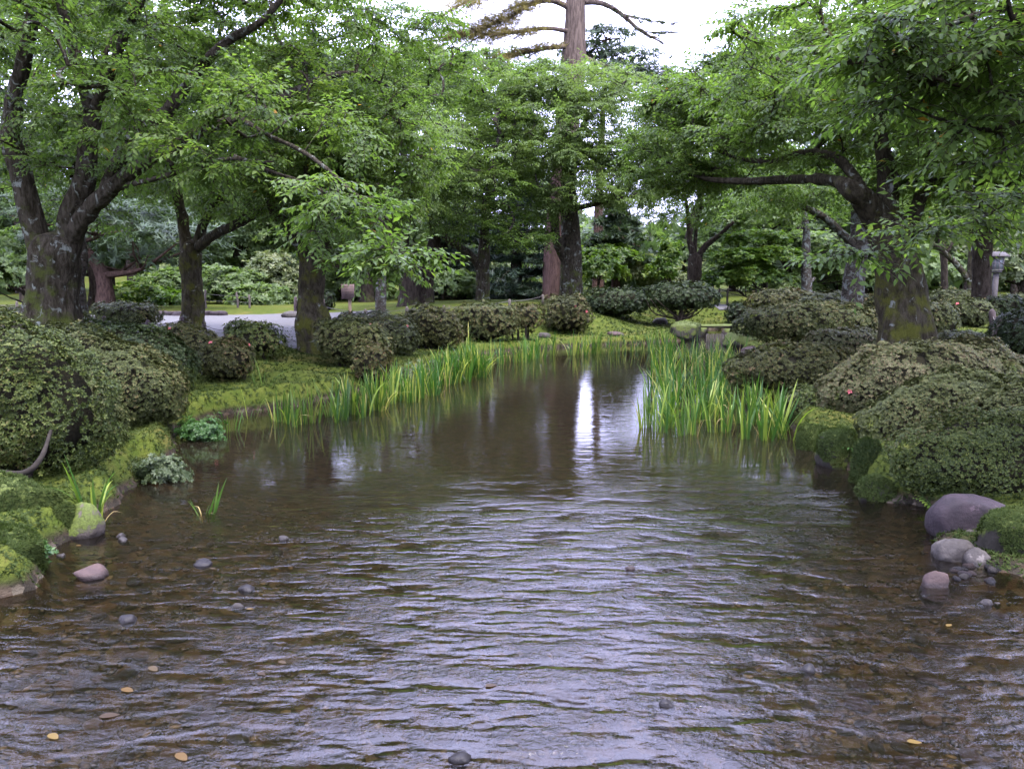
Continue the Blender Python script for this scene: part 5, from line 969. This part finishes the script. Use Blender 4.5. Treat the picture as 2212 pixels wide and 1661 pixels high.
for (u, v, lb, hh, nn, bd) in [(498, 932, 'lone arching iris clump at the near end of the left reeds', .45, 9, 1.), (535, 905, 'second thin iris clump near the start of the left reeds', .5, 9, .5), (565, 880, 'dark iris clump against the bank at the start of the left reeds', .5, 8, .4),
        (447, 1110, 'small iris tuft alone in open water with yellow dead leaves at its foot', .34, 15, .2), (955, 765, 'tall pale iris fan on the left bank above the reeds', .62, 9, .6), (1010, 762, 'sprawling pale iris fan right of the tall one on the bank', .6, 8, 1.2)]:
    c_ = W(u, v); c_[2] = max(-.04, gz1(c_[0], c_[1]) - .02) ; iris(lb, c_, 500 + u, n=nn, h=hh, lean=.3, rad=.03 if 'alone' in lb else .09, wf=2.2 if 'alone' in lb else 1.1, bendy=bd, yel=.45 if 'pale' in lb else .1, dry=.15 if 'dead' in lb else .03)
c_ = P(205, 1085, 5.55); c_[2] = gz1(c_[0], c_[1]) - .02; iris('arching bright green iris clump growing out of the moss on the near left bank', c_, 990, n=16, h=.55, lean=.35, rad=.05, wf=1.8, bendy=1.0, yel=.35, dry=.03)
fpx = [(1075, 790), (1110, 782), (1180, 772), (1250, 768), (1320, 764), (1400, 760), (1440, 757)]; fw = np.array([W(*p_)[:2] for p_ in fpx])
for q_ in along(fw, 44, .12, r_):
    iris('green iris clump in the far row below the moss slope', (q_[0], q_[1] + abs(r_.randn()) * .3, -.06), k_, n=12, h=.62, rad=.14, single=False, group=GB, dry=.10, yel=.2, lean=.2); k_ += 1
rp = [W(1395, 935)[:2], W(1705, 950)[:2], W(1600, 770)[:2], W(1420, 770)[:2]]
cn_ = 0
while cn_ < 92:
    a_, b_ = r_.rand(), r_.rand() ** 1.5; l_ = rp[0] * (1 - b_) + rp[3] * b_; ri = rp[1] * (1 - b_) + rp[2] * b_; q_ = l_ * (1 - a_) + ri * a_ + r_.randn(2) * .06
    if b_ > .05 and a_ < .12 * b_: continue
    iris('green iris clump in the dense reed bed jutting out from the right bank', (q_[0], q_[1], -.05), k_, n=13, h=.58 + .12 * r_.rand(), rad=.10, single=q_[1] < 10.6, group=GR, dry=.07, yel=.25, lean=.24, bendy=.3); k_ += 1; cn_ += 1
# ------------------------------------------------------------------ ferns, weeds
def fern(label, pos, seed, n=7, L_=.4, mat=None, name='fern', arch=1.3):
    r = rs(seed); root = empty(name, pos, label, 'fern' if name == 'fern' else 'plant')
    for k in range(n):
        az = 2 * math.pi * k / n + r.uniform(-.3, .3); path = []; x = z = 0; ang = r.uniform(.15, .5); ln = L_ * r.uniform(.7, 1.1)
        for i in range(9): path.append((x, 0, z)); ang += arch / 9; x += math.sin(ang) * ln / 8; z += math.cos(ang) * ln / 8
        path = np.array(path); A = Acc(); V_, F_ = tube(np.hstack([path, np.linspace(.003, .001, 9)[:, None]]), 3, cap=False); A.add(V_, F_, np.full(len(F_), .3))
        for i in range(2, 9):
            for sd in (1, -1):
                l_ = ln * .30 * (1 - abs(i - 3.5) / 7.5); d = np.array([.55, sd, -.15]); V2, F2 = inst(LEAF2[0] * np.array([1, .8, 1]), LEAF2[1], frames(d[None]), path[i:i + 1], np.array([l_])); A.add(V2, F2, np.full(2, r.uniform(.3, .9)))
        part('frond', A.mesh('frond', mat or M_FERN, np.zeros(3)), root, mat4=Matrix.Rotation(az, 4, 'Z'))
    return root
M_FERN = leafmat('fern_green', [(0, (.02, .06, .015)), (1, (.06, .14, .03))], .45, .35)
def onb(u, v, Y): c_ = P(u, v, Y); c_[2] = gz1(c_[0], c_[1]); return c_
c_ = P(1892, 1010, 7.3); fern('dark green fern hanging over the rock face on the right shore', c_, 1, 9, .36)
c_ = P(2020, 1110, 5.9); fern('small light green fern poking out left of the purple boulder', c_, 2, 6, .2, M_MAPLE)
fern('low fern on the mossy bank edge at the left, above the grey ground cover', onb(300, 960, 7.2), 3, 6, .22)
fern('small fern on the moss at the foot of the sloping azalea', onb(420, 870, 9.2), 4, 6, .22, M_MAPLE)
fern('broad leafed weed behind the reeds below the small upright azalea ball', onb(900, 790, 14.5), 5, 7, .35)
M_WEED = leafmat('ground_cover_leaf', [(0, (.03, .05, .02)), (.6, (.055, .08, .035)), (1, (.11, .14, .08))], .5, .3)
r_ = rs(31)
for lb, u, v, Y, w_, n in [('patch of pale variegated ground cover at the left water edge', 345, 985, 6.9, .24, 1300), ('leafy weed patch hanging over the bank left of the first reeds', 430, 905, 8.7, .26, 1200), ('light weeds spilling over the bank behind the tall pale iris', 900, 800, 13.5, .5, 400),
                        ('small leafy weed on the corner moss cushion', 82, 1190, 4.75, .09, 160)]:
    c_ = P(u, v, Y); g_ = gz1(c_[0], c_[1]); c_[2] = max(g_, .1 if n > 200 else c_[2]); B = Acc(); d = norm(r_.randn(n, 3)); pos = d * np.array([w_, w_ * .7, w_ * .5]) * (r_.uniform(.5, 1, n) * (1 + .7 * fbm(d * 2.2 + u, 3)))[:, None]
    scatter(B, pos, norm(d + [0, -.3, .6]), r_.uniform(.018, .042, n) * (1 if Y < 10 else 1.5), r_, ROS, .1, .9); tag(part('ground_cover_plant', B.mesh('ground_cover_plant', M_WEED if 'pale' in lb else M_FERN, np.zeros(3)), None, 'thing', loc=c_), lb, 'plant')
# curved bare stem under the biggest azalea
for o_ in C.objects:
    if o_.get('label', '').startswith('biggest azalea'):
        a_ = np.array(o_.location); pts = [(*P(-20, 1015, 5.7), .016), (*P(50, 1022, 5.6), .022), (*P(88, 990, 5.65), .019), (*P(110, 930, 5.9), .012)]; V_, F_ = tube(catmull(pts, .03), 8, .15); part('branch', mesh_np('branch', V_ - a_, F_, M_TWIG, smooth=True), o_)
# fallen leaves
M_YEL = leafmat('yellow_leaf', [(0, (.075, .042, .010)), (1, (.12, .08, .02))], .5, .2, attr=False)
M_BRN = leafmat('brown_leaf', [(0, (.035, .022, .011)), (1, (.06, .042, .02))], .5, .2, attr=False)
_t = np.linspace(0, 1, 8); _h = .26 * np.sin(math.pi * _t ** .8) ** .75; _top = np.stack([_t - .5, _h, .05 * _h + .02 * np.sin(_t * 5)], 1); _bot = _top * [1, -1, 1]; _mid = np.stack([_t - .5, _t * 0, _t * 0 + .004], 1)
_lv = np.vstack([_top, _mid, _bot]); _lf = [(i, i + 8, i + 9, i + 1) for i in range(7)] + [(i + 8, i + 16, i + 17, i + 9) for i in range(7)]
LF = [mesh_np('fallen_leaf', _lv, np.array(_lf), m_) for m_ in (M_YEL, M_BRN)]
r_ = rs(41)
for k, (u, v, s, c0, lb) in enumerate([(275, 1490, .085, 0, 'curled bright yellow leaf floating at lower left'), (331, 1444, .085, 1, 'pale tan leaf drifting above the curled yellow one'), (236, 1545, .10, 1, 'long tan leaf near the lower left corner'), (392, 1634, .09, 0, 'orange leaf at the bottom edge left of centre'),
        (115, 1590, .08, 0, 'small ochre leaf close to the bottom left corner'), (540, 1315, .05, 0, 'small yellow leaf left of the bright ripples'), (565, 1455, .06, 1, 'brown leaf awash in midstream left of centre'), (1060, 1480, .07, 1, 'tan leaf under the bright ripples at the centre'),
        (2050, 1350, .06, 0, 'yellow leaf in the dark water at right'), (1975, 1602, .07, 0, 'ochre leaf near the bottom right'), (460, 1228, .05, 1, 'pale leaf beside the dark oval stone'), (170, 1178, .05, 0, 'olive leaf floating in front of the pale boulder'), (610, 1430, .06, 1, 'russet leaf in the middle left shallows')]):
    c_ = W(u, v, .004); tag(part('fallen_leaf', LF[c0], None, mat4=Matrix.Translation((c_[0], c_[1], .005)) @ Matrix.Rotation(r_.uniform(-.7, .7), 4, 'Z') @ Matrix.Scale(s * .8, 4)), lb, 'leaf')
# ------------------------------------------------------------------ fences, sign, lamp, kerb and bridge stones
M_POST = plain('dark_post', (.045, .035, .035), .9, (.025, .02, .02), 30, .006, vs=(1, 1, .2)); M_WPOST = plain('grey_post', (.07, .06, .05), .9, (.04, .035, .03), 30, .006, vs=(1, 1, .2))
M_ROPE = plain('rope', (.08, .075, .07), .9, bump=0); M_BOARD = plain('sign_wood', (.12, .085, .075), .8, (.08, .06, .052), 14, .004, vs=(.3, 1, 5)); M_INK = plain('sign_ink', (.05, .04, .045), .8, bump=0)
def box(c_, s, bev=0.):
    x, y, z = np.array(s) / 2; V_ = np.array([(a * x, b * y, c * z) for a in (-1, 1) for b in (-1, 1) for c in (-1, 1)]) + np.array(c_)
    return V_, np.array([(0, 1, 3, 2), (4, 6, 7, 5), (0, 4, 5, 1), (2, 3, 7, 6), (0, 2, 6, 4), (1, 5, 7, 3)])
def fence(label, posts, hgt, mat, ropes=(.75,), pr=.045, sag=.06, rr=.008):
    pw = [np.array([P(u, 690, Y)[0], Y, 0]) for u, Y in posts]
    for p_ in pw: p_[2] = gz1(p_[0], p_[1])
    root = empty('rope_fence', pw[0], label, 'fence'); o = pw[0]; r = rs(int(posts[0][0]) % 1000 + 3)
    for k, p_ in enumerate(pw):
        h_ = (hgt[k] if isinstance(hgt, (list, tuple)) else hgt); V_, F_ = tube(np.array([(*(p_ + [0, 0, -.15]), pr), (*(p_ + [r.randn() * .01, 0, h_ * .5]), pr), (*(p_ + [r.randn() * .015, 0, h_ - .02]), pr * .97), (*(p_ + [0, 0, h_]), pr * .7)]), 9, .05)
        part('post', mesh_np('post', V_ - o, F_, mat, smooth=False), root)
    for f in ropes:
        for k in range(len(pw) - 1):
            ha = (hgt[k] if isinstance(hgt, (list, tuple)) else hgt) * f; hb = (hgt[k + 1] if isinstance(hgt, (list, tuple)) else hgt) * f
            t_ = np.linspace(0, 1, 9)[:, None]; L_ = (pw[k] + [0, 0, ha]) * (1 - t_) + (pw[k + 1] + [0, 0, hb]) * t_; L_[:, 2] -= sag * 4 * (t_ * (1 - t_))[:, 0]
            V_, F_ = tube(np.hstack([L_, np.full((9, 1), rr)]), 5, cap=False); part('rope', mesh_np('rope', V_ - o, F_, M_ROPE), root)
fence('rope fence of dark stub posts between the big left cherry and the gravel plaza', [(226, 17.0), (318, 17.2), (392, 18.4), (437, 19)], [.34, .30, .34, .36], M_POST, (.8, .5))
fence('low rope with one dark stub post in front of the leaning hollow cherry', [(440, 18.2), (487, 16.4), (570, 16.2), (655, 15.9)], [.30, .24, .18, .22], M_POST, (.8,), sag=.05, pr=.05)
fence('wire strung low on stub posts at the left edge of the bank', [(-60, 15.5), (58, 15.2)], .28, M_WPOST, (.8, .45))
fence('far rope fence along the back of the gravel plaza', [(436, 27.6), (446, 30), (515, 30.5), (540, 30.3)], [.75, .7, .6, .5], M_WPOST, (.8, .45), sag=.03)
fence('rope fence starting by the pale rock at the plaza corner', [(640, 26), (654, 25.4), (700, 26.5)], [.62, .62, .5], M_POST, (.85, .5), sag=.02, pr=.055)
fence('thin rope fence crossing the moss mound behind the azalea row', [(700, 24.), (789, 21.8), (878, 21.), (960, 22.), (1100, 24), (1172, 26)], [.42, .42, .38, .38, .36, .36], M_WPOST, (.85,), sag=.04)
fence('dark gate posts with a rope beside the ball azalea at the right edge', [(2144, 15.5), (2158, 14.6)], [.55, .5], M_POST, (.8,), sag=.05, pr=.06)
fence('rope fence at the far left behind the hedge', [(-30, 27), (40, 27), (80, 27.5)], .5, M_WPOST, (.8, .5), sag=.03)
fence('far light rail by the grey path behind the tiny round bush', [(1552, 34), (1570, 34), (1630, 33)], .7, M_WPOST, (.95,), sag=.01)
# notice board
g_ = onb(756, 690, 20.5); sc_ = 20.5 / FPX; root = empty('notice_board', g_, 'weathered wooden notice board with faded writing on a single post', 'sign'); zt = P(752, 614, 20.5)[2] - g_[2]; zb = P(752, 646, 20.5)[2] - g_[2]
V_, F_ = box((0, .03, zb / 2 - .05), (.075, .06, zb + .15)); part('post', mesh_np('post', V_, F_, plain('sign_post', (.16, .12, .085), .8, vs=(1, 1, .2))), root)
V_, F_ = box((-.03, -.02, (zt + zb) / 2), (.33, .03, zt - zb)); bd = part('board', mesh_np('board', V_, F_, M_BOARD), root)
A = Acc(); r_ = rs(3)
for row in range(5):
    x = -.17
    while x < .10:
        w_ = r_.uniform(.012, .022)
        for _ in range(3): V_, F_ = box((x + r_.uniform(0, w_), -.037, zb + .04 + row * (zt - zb - .07) / 4.4 + r_.uniform(-.008, .008)), (r_.choice([.004, w_]), .003, .004 if _ else .016)); A.add(V_, F_)
        x += w_ + .012
part('writing', A.mesh('writing', M_INK, np.zeros(3)), root)
# lamp post with a small roofed lantern
M_LP = plain('lamp_post_stone', (.055, .05, .048), .8, (.038, .035, .034), 20, .004); M_LG = plain('lantern_glass', (.12, .13, .13), .3, (.09, .10, .10), 5, 0, .5); M_LF = plain('lantern_frame', (.17, .15, .15), .7)
Yl = 24.; g_ = onb(2146, 660, Yl); root = empty('lamp_post', g_, 'pale garden lamp post with a small roofed lantern right of the near-black trunk', 'lamp')
zc = lambda v: P(2146, v, Yl)[2] - g_[2]
V_, F_ = box((0, 0, zc(590) / 2 - .1), (.12, .12, zc(590) + .2)); part('pole', mesh_np('pole', V_, F_, M_LP), root)
V_, F_ = box((0, 0, zc(587)), (.22, .22, .06)); part('lantern_base', mesh_np('lantern_base', V_, F_, M_LP), root)
lt = (zc(583) + zc(556)) / 2; lh = zc(556) - zc(583); V_, F_ = box((0, 0, lt), (.24, .24, lh)); gls = part('glass', mesh_np('glass', V_, F_, M_LG), root); A = Acc()
for sx in (-1, 0, 1):
    for sy in (-1, 0, 1):
        if sx or sy: A.add(*box((sx * .125, sy * .125, lt), (.022, .022, lh)))
for zz in (-.5, .0, .5): A.add(*box((0, 0, lt + zz * lh), (.262, .262, .02)))
part('frame', A.mesh('frame', M_LF, np.zeros(3)), root)
rt = lt + lh / 2; V_ = np.array([(-.25, -.22, rt + .01), (.25, -.22, rt + .01), (.25, .22, rt + .01), (-.25, .22, rt + .01), (-.2, 0, rt + .17), (.2, 0, rt + .17), (-.25, -.22, rt + .04), (.25, -.22, rt + .04), (.25, .22, rt + .04), (-.25, .22, rt + .04)])
part('roof', mesh_np('roof', V_, np.array([(0, 3, 2), (0, 2, 1), (0, 1, 7), (0, 7, 6), (1, 2, 8), (1, 8, 7), (2, 3, 9), (2, 9, 8), (3, 0, 6), (3, 6, 9), (6, 7, 5), (6, 5, 4), (8, 9, 4), (8, 4, 5), (7, 8, 5), (9, 6, 4)]), M_LP), root)
# stones round the plaza and the stream mouth
def srock(label, u, v, Y, wd, h_, mat, seed, e=3., name='stone', group=None, dep=.8):
    c_ = P(u, v, Y); g = gz1(c_[0], Y); V_, F_, _d = rock_shape(3, np.array([wd / 2, wd / 2 * dep, h_]), seed, e, .16)
    return tag(part(name, mesh_np(name, V_, F_, mat, smooth=True), None, loc=(c_[0], Y, g + h_ * .25)), label, 'stone', group)
srock('pale flat topped rock at the far corner of the gravel plaza', 630, 688, 25, .62, .16, M_ST_PALE, 201); srock('small reddish rock touching the pale one at the plaza corner', 650, 690, 24.6, .3, .1, M_ST_RED, 202)
for k, (u, w_) in enumerate([(340, .7), (362, .6), (384, .7), (448, .5), (464, .5), (478, .4)]): srock('low kerb stone along the back of the gravel plaza', u, 688, 26.8, w_, .14, M_ST_PURPLE, 210 + k, 3.5, 'kerb_stone', 'kerb stones behind the plaza', .5)
for k, (lb, u, Y, w_, h_, m_) in enumerate([('white rock under the left side of the pine shrub', 1425, 27, .55, .16, M_ST_PALE), ('small bright white stone seen under the pine shrub fan', 1471, 26.6, .22, .14, M_ST_PALE), ('long moss grey rock right of the pine shrub', 1510, 26, 1.0, .22, M_ST_PALEMOSS),
        ('angular pale rock beside the stone slab bridge', 1535, 26.5, .7, .26, M_ST_PALE), ('squat mossy rock right of the stone slab bridge', 1590, 25.5, .8, .3, M_ST_PALEMOSS), ('white stone peeping between the grey pink and the rounded azalea', 1175, 21.5, .35, .12, M_ST_PALE), ('brown flat stone lying on the moss slope', 1330, 22.5, .5, .08, M_ST_RED)]):
    srock(lb, u, 690, Y, w_, h_, m_, 230 + k)
c_ = P(1545, 705, 24.6); root = empty('slab_bridge', (c_[0], 24.6, .0), 'little stone slab footbridge over the stream mouth', 'bridge')
V_, F_, _d = rock_shape(4, np.array([.75, .26, .06]), 260, 5, .06); part('slab', mesh_np('slab', V_ + [.15, 0, .30], F_, M_ST_MOSSHALF, smooth=True), root)
for sx in (-.72, .72): V_, F_, _d = rock_shape(3, np.array([.24, .3, .34]), 261 + int(sx), 4, .1); part('support', mesh_np('support', V_ * [1, 1, .75] + [sx * .8 + .15, 0, .05], F_, M_ST_MOSSHALF, smooth=True), root)
c_ = P(1565, 725, 22.4); root = empty('picket_weir', (c_[0], 22.4, -.05), 'low row of thin wooden pickets across the stream mouth', 'weir')
for k in range(22): V_, F_ = tube(np.array([(-.5 + k * .048, .004 * k, -.2, .018), (-.5 + k * .048, .004 * k, .26 + .01 * math.sin(k * 2.3), .017)]), 6); part('picket', mesh_np('picket', V_, F_, M_WPOST), root)
